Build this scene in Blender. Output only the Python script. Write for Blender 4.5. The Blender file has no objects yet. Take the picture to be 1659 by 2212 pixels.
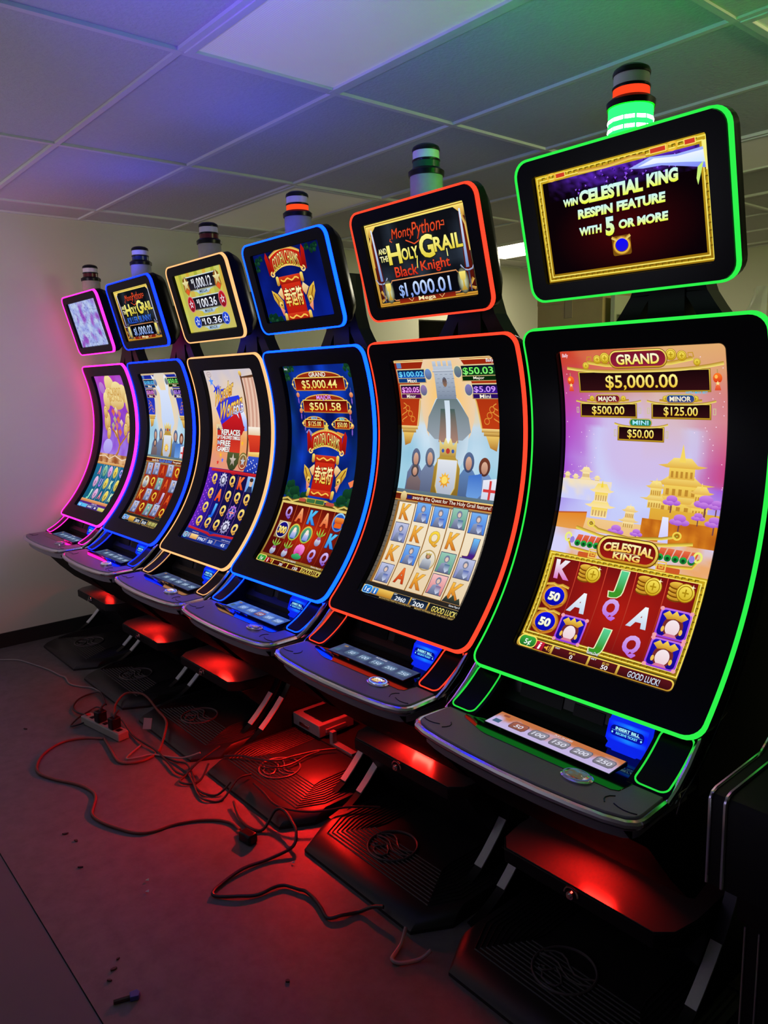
import bpy, math, random
from math import sin, cos, pi, radians, sqrt, atan2
from mathutils import Vector, noise
from mathutils.geometry import tessellate_polygon

SC = bpy.context.scene
COL = SC.collection
random.seed(7)

# ------------------------------------------------------------------ camera
cam_d = bpy.data.cameras.new('camera')
cam = bpy.data.objects.new('camera', cam_d)
COL.objects.link(cam)
cam_d.sensor_fit = 'VERTICAL'
cam_d.sensor_height = 36.0
cam_d.sensor_width = 27.0
cam_d.lens = 36.0 * 1656.02 / 2212.0
cam_d.clip_start = 0.05
yaw, pitch, roll = radians(49.805), radians(-9.888), radians(-1.526)
fw = Vector((-sin(yaw) * cos(pitch), cos(yaw) * cos(pitch), sin(pitch)))
rt = Vector((cos(yaw), sin(yaw), 0.0))
upv = rt.cross(fw)
rt, upv = rt * cos(roll) + upv * sin(roll), upv * cos(roll) - rt * sin(roll)
from mathutils import Matrix
mw = Matrix.Identity(4)
for i in range(3):
    mw[i][0] = rt[i]; mw[i][1] = upv[i]; mw[i][2] = -fw[i]
mw[2][3] = 1.75
cam.matrix_world = mw
SC.camera = cam

# ------------------------------------------------------------------ world, exposure, large lights
w = bpy.data.worlds.new('world'); SC.world = w
w.use_nodes = True
w.node_tree.nodes['Background'].inputs[0].default_value = (0.5, 0.5, 0.6, 1)
w.node_tree.nodes['Background'].inputs[1].default_value = 0.0
SC.view_settings.view_transform = 'Standard'
SC.view_settings.look = 'None'
SC.view_settings.exposure = 0.0
SC.view_settings.gamma = 1.0
SC.view_settings.use_curve_mapping = False


def area(name, loc, target, size, col, power, sy=None, spread=180):
    d = bpy.data.lights.new(name, 'AREA')
    d.color = col; d.energy = power
    d.shape = 'RECTANGLE'; d.size = size; d.size_y = sy or size
    d.spread = radians(spread)
    o = bpy.data.objects.new(name, d); COL.objects.link(o)
    o.location = loc
    o.rotation_euler = (Vector(target) - Vector(loc)).to_track_quat('-Z', 'Y').to_euler()
    return o


# unseen area lights added to stand in for screens opposite and lamps farther back
area('screen_glow_lamp', (-2.4, -2.6, 1.7), (-5.4, 0.8, 1.72), 1.0, (1.0, 0.82, 0.93), 5.4, 0.7, 46)
area('ceiling_glow_lamp', (-3.6, -1.9, 1.0), (-3.9, -0.2, 2.9), 1.6, (0.84, 0.84, 1.0), 17.5, 1.0, 140)
area('far_room_fill', (0.4, 3.1, 2.80), (-1.6, 4.8, 1.5), 1.2, (0.96, 1.0, 0.48), 48, 0.6, 150)  # unseen warm light added for the rack and far walls
area('opposite_glow_fill', (-2.0, -3.4, 1.7), (-2.0, 1.5, 1.0), 3.2, (0.58, 0.48, 1.0), 5, 0.45)  # unseen broad light added to brighten the chrome edges
area('blue_ceiling_fill', (-1.75, 0.15, 2.0), (-2.1, 1.42, 2.88), 0.25, (0.10, 0.06, 1.0), 4.2, 0.12, 70)  # unseen light added for the blue patch on the near lens, no topper here


# ------------------------------------------------------------------ materials
def lin(c):
    return tuple(((x / 255.0) / 12.92 if x / 255.0 <= 0.04045 else ((x / 255.0 + 0.055) / 1.055) ** 2.4) for x in c[:3])


MATS = {}


def pmat(name, base, rough=0.5, metal=0.0, spec=0.5, bump=0.0, bscale=60.0, vary=0.0, vscale=6.0, coat=0.0, trans=0.0, alpha=1.0):
    if name in MATS: return MATS[name]
    m = bpy.data.materials.new(name); MATS[name] = m
    m.use_nodes = True
    nt = m.node_tree; b = nt.nodes['Principled BSDF']
    b.inputs['Roughness'].default_value = rough
    b.inputs['Metallic'].default_value = metal
    b.inputs['Specular IOR Level'].default_value = spec
    b.inputs['Coat Weight'].default_value = coat
    b.inputs['Transmission Weight'].default_value = trans
    b.inputs['Alpha'].default_value = alpha
    tc = nt.nodes.new('ShaderNodeTexCoord')
    nz = nt.nodes.new('ShaderNodeTexNoise')
    nz.inputs['Scale'].default_value = vscale; nz.inputs['Detail'].default_value = 5
    nt.links.new(tc.outputs['Object'], nz.inputs['Vector'])
    mx = nt.nodes.new('ShaderNodeMix'); mx.data_type = 'RGBA'
    k = vary
    mx.inputs['A'].default_value = tuple(max(0, x * (1 - k)) for x in base) + (1,)
    mx.inputs['B'].default_value = tuple(min(1, x * (1 + k)) for x in base) + (1,)
    nt.links.new(nz.outputs['Fac'], mx.inputs['Factor'])
    nt.links.new(mx.outputs['Result'], b.inputs['Base Color'])
    if bump:
        n2 = nt.nodes.new('ShaderNodeTexNoise'); n2.inputs['Scale'].default_value = bscale
        n2.inputs['Detail'].default_value = 4
        nt.links.new(tc.outputs['Object'], n2.inputs['Vector'])
        bp = nt.nodes.new('ShaderNodeBump'); bp.inputs['Strength'].default_value = bump
        bp.inputs['Distance'].default_value = 0.004
        nt.links.new(n2.outputs['Fac'], bp.inputs['Height'])
        nt.links.new(bp.outputs['Normal'], b.inputs['Normal'])
    return m


def emat(name, col, strength, soft=0.0):
    if name in MATS: return MATS[name]
    m = bpy.data.materials.new(name); MATS[name] = m
    m.use_nodes = True; nt = m.node_tree
    nt.nodes.remove(nt.nodes['Principled BSDF'])
    e = nt.nodes.new('ShaderNodeEmission')
    nz = nt.nodes.new('ShaderNodeTexNoise'); nz.inputs['Scale'].default_value = 9.0
    tc = nt.nodes.new('ShaderNodeTexCoord'); nt.links.new(tc.outputs['Object'], nz.inputs['Vector'])
    mx = nt.nodes.new('ShaderNodeMix'); mx.data_type = 'RGBA'
    mx.inputs['A'].default_value = tuple(x * (1 - soft) for x in col) + (1,)
    mx.inputs['B'].default_value = tuple(x * (1 + soft) for x in col) + (1,)
    nt.links.new(nz.outputs['Fac'], mx.inputs['Factor'])
    nt.links.new(mx.outputs['Result'], e.inputs['Color'])
    e.inputs['Strength'].default_value = strength
    nt.links.new(e.outputs['Emission'], nt.nodes['Material Output'].inputs['Surface'])
    return m


def screen_mat():
    if 'lit_screen' in MATS: return MATS['lit_screen']
    m = bpy.data.materials.new('lit_screen'); MATS['lit_screen'] = m
    m.use_nodes = True; nt = m.node_tree
    nt.nodes.remove(nt.nodes['Principled BSDF'])
    a = nt.nodes.new('ShaderNodeAttribute'); a.attribute_name = 'Col'
    e = nt.nodes.new('ShaderNodeEmission'); e.inputs['Strength'].default_value = 1.0
    nt.links.new(a.outputs['Color'], e.inputs['Color'])
    nt.links.new(e.outputs['Emission'], nt.nodes['Material Output'].inputs['Surface'])
    return m


BLACK = pmat('black_gloss_plastic', (0.006, 0.006, 0.008), 0.32, spec=0.28, vary=0.2)
GLASS = pmat('black_bezel_glass', (0.007, 0.007, 0.009), 0.25, spec=0.06, vary=0.2)
BODY = pmat('black_painted_metal', (0.007, 0.007, 0.008), 0.5, spec=0.25, vary=0.25)
INSERT = pmat('glossy_black_insert', (0.004, 0.004, 0.005), 0.05, spec=0.6, vary=0.2)
DECKM = pmat('soft_grey_deck_plastic', (0.18, 0.165, 0.19), 0.40, spec=0.45, vary=0.1, bump=0.15, bscale=400)
CHROME = pmat('chrome_trim', (0.72, 0.72, 0.75), 0.17, metal=1.0, vary=0.05)
ALU = pmat('brushed_aluminium', (0.42, 0.42, 0.43), 0.34, metal=0.7, vary=0.15, vscale=40)
RAILM = pmat('dark_rail_metal', (0.035, 0.035, 0.035), 0.33, metal=0.85, vary=0.15, vscale=40)
TAPE = pmat('white_reflective_tape', (0.75, 0.77, 0.74), 0.45, vary=0.08, vscale=90)
RUBBER = pmat('black_ribbed_rubber', (0.017, 0.015, 0.015), 0.40, spec=0.45, vary=0.3, vscale=20)
LEDGE = pmat('door_top_metal', (0.14, 0.13, 0.13), 0.24, metal=0.2, spec=0.5, vary=0.12)
MATTE = pmat('matte_black_steel', (0.003, 0.003, 0.0032), 0.7, spec=0.06, vary=0.2)
CASE = pmat('grey_metal_case', (0.30, 0.29, 0.29), 0.45, vary=0.08)


# ------------------------------------------------------------------ mesh builder
class MB:
    def __init__(s):
        s.v = []; s.f = []

    def add(s, vs, fs):
        o = len(s.v); s.v += [tuple(p) for p in vs]; s.f += [tuple(i + o for i in f) for f in fs]
        return s

    def box(s, x0, x1, y0, y1, z0, z1):
        vs = [(x, y, z) for x in (x0, x1) for y in (y0, y1) for z in (z0, z1)]
        return s.add(vs, [(0, 1, 3, 2), (4, 6, 7, 5), (0, 4, 5, 1), (2, 3, 7, 6), (0, 2, 6, 4), (1, 5, 7, 3)])

    def prism(s, poly, h0, h1, axis=0):
        """poly of 2D points swept between h0 and h1 along an axis (0:x of (y,z); 1:y of (x,z); 2:z of (x,y))."""
        n = len(poly)

        def P(p, h):
            return (h, p[0], p[1]) if axis == 0 else ((p[0], h, p[1]) if axis == 1 else (p[0], p[1], h))
        vs = [P(p, h0) for p in poly] + [P(p, h1) for p in poly]
        tris = tessellate_polygon([[Vector((p[0], p[1], 0)) for p in poly]])
        fs = [tuple(t) for t in tris] + [tuple(i + n for i in reversed(t)) for t in tris]
        fs += [(i, (i + 1) % n, (i + 1) % n + n, i + n) for i in range(n)]
        return s.add(vs, fs)

    def loft(s, loops, closed=True, cap=False):
        n = len(loops[0]); vs = [p for L in loops for p in L]; fs = []
        for k in range(len(loops) - 1):
            for i in range(n if closed else n - 1):
                j = (i + 1) % n
                fs.append((k * n + i, k * n + j, (k + 1) * n + j, (k + 1) * n + i))
        if cap:
            fs.append(tuple(range(n - 1, -1, -1)))
            fs.append(tuple((len(loops) - 1) * n + i for i in range(n)))
        return s.add(vs, fs)

    def tube(s, path, r, n=8, closed=False):
        P = [Vector(p) for p in path]; loops = []
        N = len(P); prev = None
        for i in range(N):
            a = P[(i - 1) % N] if (closed or i > 0) else P[i]
            b = P[(i + 1) % N] if (closed or i < N - 1) else P[i]
            t = (b - a)
            if t.length < 1e-9: t = Vector((0, 0, 1))
            t.normalize()
            if prev is None:
                q = Vector((0, 0, 1)) if abs(t.z) < 0.9 else Vector((1, 0, 0))
                nrm = (q - t * q.dot(t)).normalized()
            else:
                nrm = (prev - t * prev.dot(t)).normalized()
            prev = nrm
            bn = t.cross(nrm)
            loops.append([tuple(P[i] + (nrm * cos(2 * pi * k / n) + bn * sin(2 * pi * k / n)) * r) for k in range(n)])
        if closed:
            loops.append(loops[0])
            return s.loft(loops)
        return s.loft(loops, cap=True)

    def lathe(s, prof, cx, cy, n=28):
        loops = [[(cx + r * cos(2 * pi * k / n), cy + r * sin(2 * pi * k / n), z) for k in range(n)] for r, z in prof]
        return s.loft(loops, cap=True)

    def mesh(s, name, shift=(0, 0, 0), smooth=35):
        me = bpy.data.meshes.new(name)
        me.from_pydata([(p[0] + shift[0], p[1] + shift[1], p[2] + shift[2]) for p in s.v], [], s.f)
        me.validate()
        import bmesh
        bm = bmesh.new(); bm.from_mesh(me)
        bmesh.ops.remove_doubles(bm, verts=bm.verts, dist=1e-5)
        bmesh.ops.recalc_face_normals(bm, faces=bm.faces)
        bm.to_mesh(me); bm.free()
        if smooth:
            me.polygons.foreach_set('use_smooth', [True] * len(me.polygons))
            me.set_sharp_from_angle(angle=radians(smooth))
        return me


def link(name, me, mat, parent=None, loc=None, bevel=0.0):
    o = bpy.data.objects.new(name, me); COL.objects.link(o)
    if mat is not None:
        if len(me.materials) == 0: me.materials.append(mat)
        if me.materials[0] != mat:
            o.material_slots[0].link = 'OBJECT'; o.material_slots[0].material = mat
    if parent is not None: o.parent = parent
    if loc is not None: o.location = loc
    if bevel:
        b = o.modifiers.new('bevel', 'BEVEL'); b.width = bevel; b.segments = 2; b.limit_method = 'ANGLE'
        b.angle_limit = radians(50)
    return o


def tag(o, label, cat, group=None, kind=None):
    if label: o['label'] = label
    if cat: o['category'] = cat
    if group: o['group'] = group
    if kind: o['kind'] = kind
    return o


def empty(name, loc):
    o = bpy.data.objects.new(name, None); COL.objects.link(o); o.location = loc
    o.empty_display_size = 0.1
    return o


def struct(name, mb, mat, smooth=0):
    o = link(name, mb.mesh(name, smooth=smooth), mat)
    o['kind'] = 'structure'
    return o


def rrect_pts(x0, y0, x1, y1, r, nc=6, nx=6, ny=24):
    """rounded rectangle outline, fixed number of points per side so two outlines can be bridged"""
    P = []

    def side(a, b, n):
        for k in range(n): P.append((a[0] + (b[0] - a[0]) * k / n, a[1] + (b[1] - a[1]) * k / n))

    def corner(cx, cy, a0):
        for k in range(nc): 
            a = a0 + (pi / 2) * k / nc
            P.append((cx + r * cos(a), cy + r * sin(a)))
    side((x0 + r, y0), (x1 - r, y0), nx); corner(x1 - r, y0 + r, -pi / 2)
    side((x1, y0 + r), (x1, y1 - r), ny); corner(x1 - r, y1 - r, 0)
    side((x1 - r, y1), (x0 + r, y1), nx); corner(x0 + r, y1 - r, pi / 2)
    side((x0, y1 - r), (x0, y0 + r), ny); corner(x0 + r, y0 + r, pi)
    return P


# ------------------------------------------------------------------ the room
H = 2.875
XW = -5.55
YB = 7.55
wall_m = pmat('cream_wall_paint', (0.62, 0.60, 0.47), 0.6, vary=0.04, vscale=3, bump=0.08, bscale=90)
tile_m = pmat('fissured_ceiling_tile', (0.60, 0.59, 0.57), 0.85, spec=0.1, vary=0.07, vscale=45, bump=0.7, bscale=75)
bar_m = pmat('ceiling_grid_bar', (0.70, 0.69, 0.64), 0.5, vary=0.03)
dark_m = pmat('black_vinyl_baseboard', (0.012, 0.013, 0.012), 0.5, vary=0.2)


def floor_mat():
    m = pmat('worn_concrete_floor', (0.165, 0.152, 0.148), 0.5, spec=0.3, vary=0.16, vscale=2.2, bump=0.10, bscale=30)
    nt = m.node_tree; b = nt.nodes['Principled BSDF']
    tc = [n for n in nt.nodes if n.type == 'TEX_COORD'][0]
    mx = [n for n in nt.nodes if n.type == 'MIX'][0]
    # scuffs
    n3 = nt.nodes.new('ShaderNodeTexNoise'); n3.inputs['Scale'].default_value = 14; n3.inputs['Detail'].default_value = 8
    n3.inputs['Roughness'].default_value = 0.7
    nt.links.new(tc.outputs['Object'], n3.inputs['Vector'])
    cr = nt.nodes.new('ShaderNodeValToRGB')
    cr.color_ramp.elements[0].position = 0.30; cr.color_ramp.elements[0].color = (0.72, 0.70, 0.68, 1)
    cr.color_ramp.elements[1].position = 0.62; cr.color_ramp.elements[1].color = (1, 1, 1, 1)
    nt.links.new(n3.outputs['Fac'], cr.inputs['Fac'])
    mu = nt.nodes.new('ShaderNodeMix'); mu.data_type = 'RGBA'; mu.blend_type = 'MULTIPLY'; mu.inputs['Factor'].default_value = 1.0
    nt.links.new(mx.outputs['Result'], mu.inputs['A']); nt.links.new(cr.outputs['Color'], mu.inputs['B'])
    nt.links.new(mu.outputs['Result'], b.inputs['Base Color'])
    return m


struct('floor', MB().box(XW - 2.2, 3.2, 0.577, YB + .1, -0.08, 0.0), floor_mat())
struct('floor_strip', MB().box(XW - .1, 3.2, -4.2, 0.574, -0.08, -0.002),
       pmat('grey_floor_tile', (0.115, 0.115, 0.12), 0.5, spec=0.3, vary=0.15, vscale=2.5, bump=0.1, bscale=30))

# wall on the left, with a pass-through opening far back
mb = MB()
mb.box(XW - .12, XW, -4.2, 5.19, 0, H + .05)
mb.box(XW - .12, XW, 5.19, 6.25, 2.30, H + .05)
mb.box(XW - .12, XW, 5.19, 6.25, 0, 1.0)
mb.box(XW - .12, XW, 6.25, YB + .1, 0, H + .05)
struct('wall_left', mb, wall_m)
struct('wall_back', MB().box(XW - .1, 3.2, YB, YB + .12, 0, H + .05), wall_m)
struct('wall_right', MB().box(3.1, 3.2, -4.2, YB + .1, 0, H + .05), wall_m)
struct('wall_front', MB().box(XW - .1, 3.2, -4.2, -4.1, 0, H + .05), wall_m)
mb = MB()
mb.box(XW - 2.2, XW - 2.1, 4.4, 7.2, 0, 2.9); mb.box(XW - 2.2, XW - .12, 4.3, 4.4, 0, 2.9)
mb.box(XW - 2.2, XW - .12, 7.2, 7.3, 0, 2.9); mb.box(XW - 2.2, XW - .12, 4.3, 7.3, 2.86, 2.95)
struct('wall_recess', mb, pmat('grey_recess_paint', (0.42, 0.42, 0.40), 0.7, vary=0.06))
struct('baseboard_left', MB().box(XW, XW + .012, -4.1, 5.19, 0, 0.100), dark_m)
mb = MB(); mb.tube([(XW - 1.9, 4.5, 2.16), (XW - 1.9, 7.1, 2.12)], .03); mb.tube([(XW - 1.6, 5.6, 2.8), (XW - 1.62, 5.75, 2.4), (XW - 1.88, 5.9, 2.16)], .006)
p = link('water_pipe', mb.mesh('water_pipe'), pmat('dull_steel_pipe', (.35, .35, .33), .5, metal=.6))
tag(p, 'grey pipe crossing the dim recess beyond the gap in the far wall', 'pipe')

# suspended ceiling: tiles in one mesh, the bars in another
TX, TY = 1.29, 0.669
X0, Y0 = -2.62, 1.347
cells_fixture = {(0, 0): 'near', (-2, 2): 'mid', (1, 2): 'right', (0, 4): 'side', (-2, 6): 'lit'}
mb = MB(); bars = MB()
ix = range(-3, 5); iy = range(-9, 10)
for i in ix:
    for j in iy:
        if (i, j) in cells_fixture: continue
        a, b = max(XW, X0 + i * TX), min(3.1, X0 + (i + 1) * TX)
        c, d = max(-4.1, Y0 + j * TY), min(YB, Y0 + (j + 1) * TY)
        if b - a < .02 or d - c < .02: continue
        tz = H + random.uniform(0.004, 0.012)
        mb.box(a + .004, b - .004, c + .004, d - .004, tz, tz + .015)
struct('ceiling', mb, tile_m)
for i in list(ix) + [5]:
    x = X0 + i * TX
    if XW < x < 3.1: bars.box(x - .012, x + .012, -4.1, YB, H - .004, H + .03)
for j in list(iy) + [10]:
    y = Y0 + j * TY
    if -4.1 < y < YB: bars.box(XW, 3.1, y - .012, y + .012, H - .0035, H + .03)
bars.box(XW, XW + .02, -4.1, YB, H - .004, H + .03)
bars.box(XW, 3.1, YB - .02, YB, H - .004, H + .03)
struct('trim_1', bars, bar_m)
struct('ceiling_slab', MB().box(XW - .1, 3.2, -4.2, YB + .1, H + .12, H + .2), pmat('slab_grey', (.3, .3, .3), .9))


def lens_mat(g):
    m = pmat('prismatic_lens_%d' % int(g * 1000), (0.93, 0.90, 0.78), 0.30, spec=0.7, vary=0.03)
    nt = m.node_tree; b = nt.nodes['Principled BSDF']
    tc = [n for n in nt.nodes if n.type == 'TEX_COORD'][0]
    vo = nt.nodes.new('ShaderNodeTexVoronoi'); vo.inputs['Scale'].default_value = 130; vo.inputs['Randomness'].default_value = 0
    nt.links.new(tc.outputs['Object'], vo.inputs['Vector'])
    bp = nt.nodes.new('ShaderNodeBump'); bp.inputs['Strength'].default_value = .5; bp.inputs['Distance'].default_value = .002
    b.inputs['Emission Color'].default_value = (1.0, .86, .60, 1); b.inputs['Emission Strength'].default_value = g   # faint glow added to brighten the unlit lens
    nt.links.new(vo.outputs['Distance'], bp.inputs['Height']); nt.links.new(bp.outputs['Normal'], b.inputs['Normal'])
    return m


LBL = {'near': 'unlit ceiling light panel with an added faint glow and a dotted lens tinted violet, largest one overhead',
       'mid': 'unlit yellowish ceiling light panel with an added faint glow above the blue and gold slot machines',
       'right': 'unlit ceiling light panel cut off by the top right corner',
       'side': 'unlit pale ceiling light panel just right of the green topper',
       'lit': 'glowing fluorescent ceiling light seen between the red and green toppers'}
for (i, j), k in cells_fixture.items():
    a, b, c, d = X0 + i * TX, X0 + (i + 1) * TX, Y0 + j * TY, Y0 + (j + 1) * TY
    cx, cy = (a + b) / 2, (c + d) / 2
    hx, hy = TX / 2, TY / 2
    e = empty('ceiling_light', (cx, cy, H))
    tag(e, LBL[k], 'ceiling light', 'ceiling light panels')
    f = MB()
    for (p0, p1, q0, q1) in ((-hx + .012, hx - .012, -hy + .012, -hy + .040), (-hx + .012, hx - .012, hy - .040, hy - .012),
                             (-hx + .012, -hx + .040, -hy + .04, hy - .04), (hx - .040, hx - .012, -hy + .04, hy - .04)):
        f.box(p0, p1, q0, q1, -.008, .02)
    f.box(-hx + .02, hx - .02, -hy + .02, hy - .02, .09, .1)
    link('frame', f.mesh('light_frame', smooth=0), bar_m, e, bevel=.002)
    L = MB().box(-hx + .04, hx - .04, -hy + .04, hy - .04, .002, .006)
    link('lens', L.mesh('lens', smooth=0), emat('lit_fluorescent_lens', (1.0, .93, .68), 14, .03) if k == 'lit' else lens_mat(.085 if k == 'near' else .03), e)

# ------------------------------------------------------------------ painter for the lit screens: flat shapes laid onto the (curved) screen
GLY = {}


def glyphs(s, bold):
    key = (s, bold)
    if key in GLY: return GLY[key]
    cu = bpy.data.curves.new('lettering', 'FONT'); cu.body = s; cu.offset = bold; cu.resolution_u = 3
    ob = bpy.data.objects.new('lettering', cu); COL.objects.link(ob)
    dg = bpy.context.evaluated_depsgraph_get()
    me = bpy.data.meshes.new_from_object(ob.evaluated_get(dg))
    me.calc_loop_triangles()
    T = [[(me.vertices[i].co.x, me.vertices[i].co.y) for i in t.vertices] for t in me.loop_triangles]
    bpy.data.objects.remove(ob); bpy.data.curves.remove(cu); bpy.data.meshes.remove(me)
    GLY[key] = T
    return T


class Art:
    def __init__(s): s.T = []; s.l = 0.0

    def up(s): s.l += 1

    def tri(s, P, C): s.T.append((s.l, P, C))

    def poly(s, P, c, c2=None, ax=1):
        s.up()
        if c2 is not None:
            lo = min(p[ax] for p in P); hi = max(p[ax] for p in P); d = (hi - lo) or 1
            a, b = lin(c), lin(c2)
            C = [tuple(a[k] + (b[k] - a[k]) * (p[ax] - lo) / d for k in range(3)) for p in P]
        else:
            C = [lin(c)] * len(P)
        for t in tessellate_polygon([[Vector((p[0], p[1], 0)) for p in P]]):
            s.tri([P[i] for i in t], [C[i] for i in t])
        return s

    def rect(s, u0, v0, u1, v1, c, c2=None, ax=1): return s.poly([(u0, v0), (u1, v0), (u1, v1), (u0, v1)], c, c2, ax)

    def rrect(s, u0, v0, u1, v1, r, c, c2=None, ax=1):
        P = []
        for cx, cy, a0 in ((u1 - r, v0 + r, -pi / 2), (u1 - r, v1 - r, 0), (u0 + r, v1 - r, pi / 2), (u0 + r, v0 + r, pi)):
            P += [(cx + r * cos(a0 + k * pi / 12), cy + r * sin(a0 + k * pi / 12)) for k in range(7)]
        return s.poly(P, c, c2, ax)

    def frame(s, u0, v0, u1, v1, w, c, c2=None):
        s.rect(u0, v0, u1, v0 + w, c); s.l -= 1; s.rect(u0, v1 - w, u1, v1, c2 or c); s.l -= 1
        s.rect(u0, v0, u0 + w, v1, c, c2); s.l -= 1; s.rect(u1 - w, v0, u1, v1, c, c2)
        return s

    def ell(s, u, v, ru, rv, c, c2=None, ax=1, a0=0, a1=2 * pi, n=22):
        return s.poly([(u + ru * cos(a0 + (a1 - a0) * k / n), v + rv * sin(a0 + (a1 - a0) * k / n)) for k in range(n if a1 - a0 > 6.2 else n + 1)], c, c2, ax)

    def glow(s, u, v, ru, rv, c, c2, n=20):
        """disc fading from c in the middle to c2 at the rim"""
        s.up(); a, b = lin(c), lin(c2)
        for k in range(n):
            p = [(u + ru * cos(2 * pi * q / n), v + rv * sin(2 * pi * q / n)) for q in (k, k + 1)]
            s.tri([(u, v), p[0], p[1]], [a, b, b])
        return s

    def line(s, P, w, c, c2=None, taper=False):
        s.up(); n = len(P); L = []; R = []
        for i in range(n):
            a, b = P[max(0, i - 1)], P[min(n - 1, i + 1)]
            dx, dy = b[0] - a[0], b[1] - a[1]; d = sqrt(dx * dx + dy * dy) or 1
            h = w / 2 * ((1 - i / (n - 1) * .85) if taper else 1)
            L.append((P[i][0] - dy / d * h, P[i][1] + dx / d * h)); R.append((P[i][0] + dy / d * h, P[i][1] - dx / d * h))
        ca, cb = lin(c), lin(c2 or c)
        for i in range(n - 1):
            s.tri([L[i], R[i], R[i + 1]], [ca, cb, cb]); s.tri([L[i], R[i + 1], L[i + 1]], [ca, cb, ca])
        return s

    def ring(s, u, v, ru, rv, w, c, c2=None, n=26):
        return s.line([(u + ru * cos(2 * pi * k / n), v + rv * sin(2 * pi * k / n)) for k in range(n + 1)], w, c, c2)

    def star(s, u, v, r, c, n=5, ri=.42, rot=0.0, c2=None):
        return s.poly([(u + (r if k % 2 == 0 else r * ri) * sin(pi * k / n + rot), v - (r if k % 2 == 0 else r * ri) * cos(pi * k / n + rot)) for k in range(2 * n)], c, c2)

    def bg(s, u0, v0, u1, v1, nu, nv, fn):
        s.up()
        G = [[fn(u0 + (u1 - u0) * i / nu, v0 + (v1 - v0) * j / nv) for i in range(nu + 1)] for j in range(nv + 1)]
        G = [[lin(c) for c in r] for r in G]
        for j in range(nv):
            for i in range(nu):
                p = [(u0 + (u1 - u0) * a / nu, v0 + (v1 - v0) * b / nv) for a, b in ((i, j), (i + 1, j), (i + 1, j + 1), (i, j + 1))]
                q = [G[b][a] for a, b in ((i, j), (i + 1, j), (i + 1, j + 1), (i, j + 1))]
                s.tri([p[0], p[1], p[2]], [q[0], q[1], q[2]]); s.tri([p[0], p[2], p[3]], [q[0], q[2], q[3]])
        return s

    def text(s, t, u0, v0, u1, v1, c, c2=None, out=None, ow=.05, bold=.015, shear=0.0, warp=None):
        """lettering stretched to fill the box; out = colour of a fatter outline below"""
        T = glyphs(t, bold)
        xs = [p[0] for tr in T for p in tr]; ys = [p[1] for tr in T for p in tr]
        x0, x1, y0, y1 = min(xs), max(xs), min(ys), max(ys)
        if not set(t) & set('gjpqyQ') and ord(t[0]) < 1000: y0 = 0.0
        if '$' in t and len(t) > 1: y1 = max(p[1] for tr in glyphs('0', bold) for p in tr)

        def M(p):
            y = (p[1] - y0) / (y1 - y0); x = (p[0] - x0) / (x1 - x0)
            q = (u0 + (u1 - u0) * x + shear * (y - .5), v1 + (v0 - v1) * y)
            return (q[0], q[1] + warp(x)) if warp else q
        a = lin(c); b = lin(c2 or c)
        for col, TT in ((out, glyphs(t, bold + ow) if out else []), (c, T)):
            s.up()
            for tr in TT:
                if col is out and out:
                    C = [lin(out)] * 3
                else:
                    C = []
                    for p in tr:
                        f = min(1, max(0, (p[1] - y0) / (y1 - y0))); C.append(tuple(b[k] + (a[k] - b[k]) * f for k in range(3)))
                s.tri([M(p) for p in tr], C)
        return s

    def build(s, name, fmap, vstep=None, clip=None):
        V = []; Fc = []; K = []
        for l, P, C in s.T:
            items = [[(p[0], p[1], c[0], c[1], c[2]) for p, c in zip(P, C)]]
            if clip:
                for ax, sg, lim in ((0, 1, clip[0]), (0, -1, clip[2]), (1, 1, clip[1]), (1, -1, clip[3])):
                    items = [q for q in (cut(it, ax, sg, lim) for it in items) if len(q) > 2]
            if vstep:
                out = []
                for it in items:
                    lo = min(p[1] for p in it); hi = max(p[1] for p in it)
                    a = int(math.floor(lo / vstep + 1e-6)); b = int(math.ceil(hi / vstep - 1e-6))
                    if b - a <= 1: out.append(it); continue
                    for k in range(a, b):
                        q = cut(cut(it, 1, 1, k * vstep), 1, -1, (k + 1) * vstep)
                        if len(q) > 2: out.append(q)
                items = out
            for it in items:
                o = len(V)
                for p in it:
                    V.append(fmap(p[0], p[1], l)); K.append((p[2], p[3], p[4], 1.0))
                Fc.append(tuple(range(o, o + len(it))))
        me = bpy.data.meshes.new(name); me.from_pydata(V, [], Fc)
        at = me.color_attributes.new('Col', 'FLOAT_COLOR', 'POINT')
        at.data.foreach_set('color', [x for k in K for x in k])
        return me


def cut(P, ax, sg, lim):
    R = []; n = len(P)
    for i in range(n):
        a, b = P[i], P[(i + 1) % n]
        da, db = (a[ax] - lim) * sg, (b[ax] - lim) * sg
        if da >= 0: R.append(a)
        if (da > 0 and db < 0) or (da < 0 and db > 0):
            t = da / (da - db); R.append(tuple(x + (y - x) * t for x, y in zip(a, b)))
    return R


# ------------------------------------------------------------------ slot machine geometry (y is measured from the camera's row line, shifted so the root sits at YR)
YR = 1.85
SH = (0, -YR, 0)
CYc, CZc = 1.024, 1.56
RN, RG, RSC = 0.912, 0.9138, 0.933
PH0, PH1 = math.asin(.255 / .932), math.asin(-.615 / .932)
NT, NB = math.asin(.319 / .912), math.asin(-.672 / .912)
HWS = .254
EPS = 1.4e-5


def arc(x, ph, r): return (x, CYc + r * cos(ph), CZc + r * sin(ph))


def map_main(u, v, l): 
    k = min(45, int(v / 4.0 + 1e-6)); t = (v - 4.0 * k) / 4.0       # straight between the strips, like the shapes below it
    pa, pb = (PH0 - 4.0 * q / 183.0 * (PH0 - PH1) for q in (k, k + 1))
    r = RSC - l * EPS; x = -HWS + 2 * HWS * u / 100
    a, b = arc(x, pa, r), arc(x, pb, r)
    return (x, a[1] + (b[1] - a[1]) * t - YR, a[2] + (b[2] - a[2]) * t)


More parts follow.
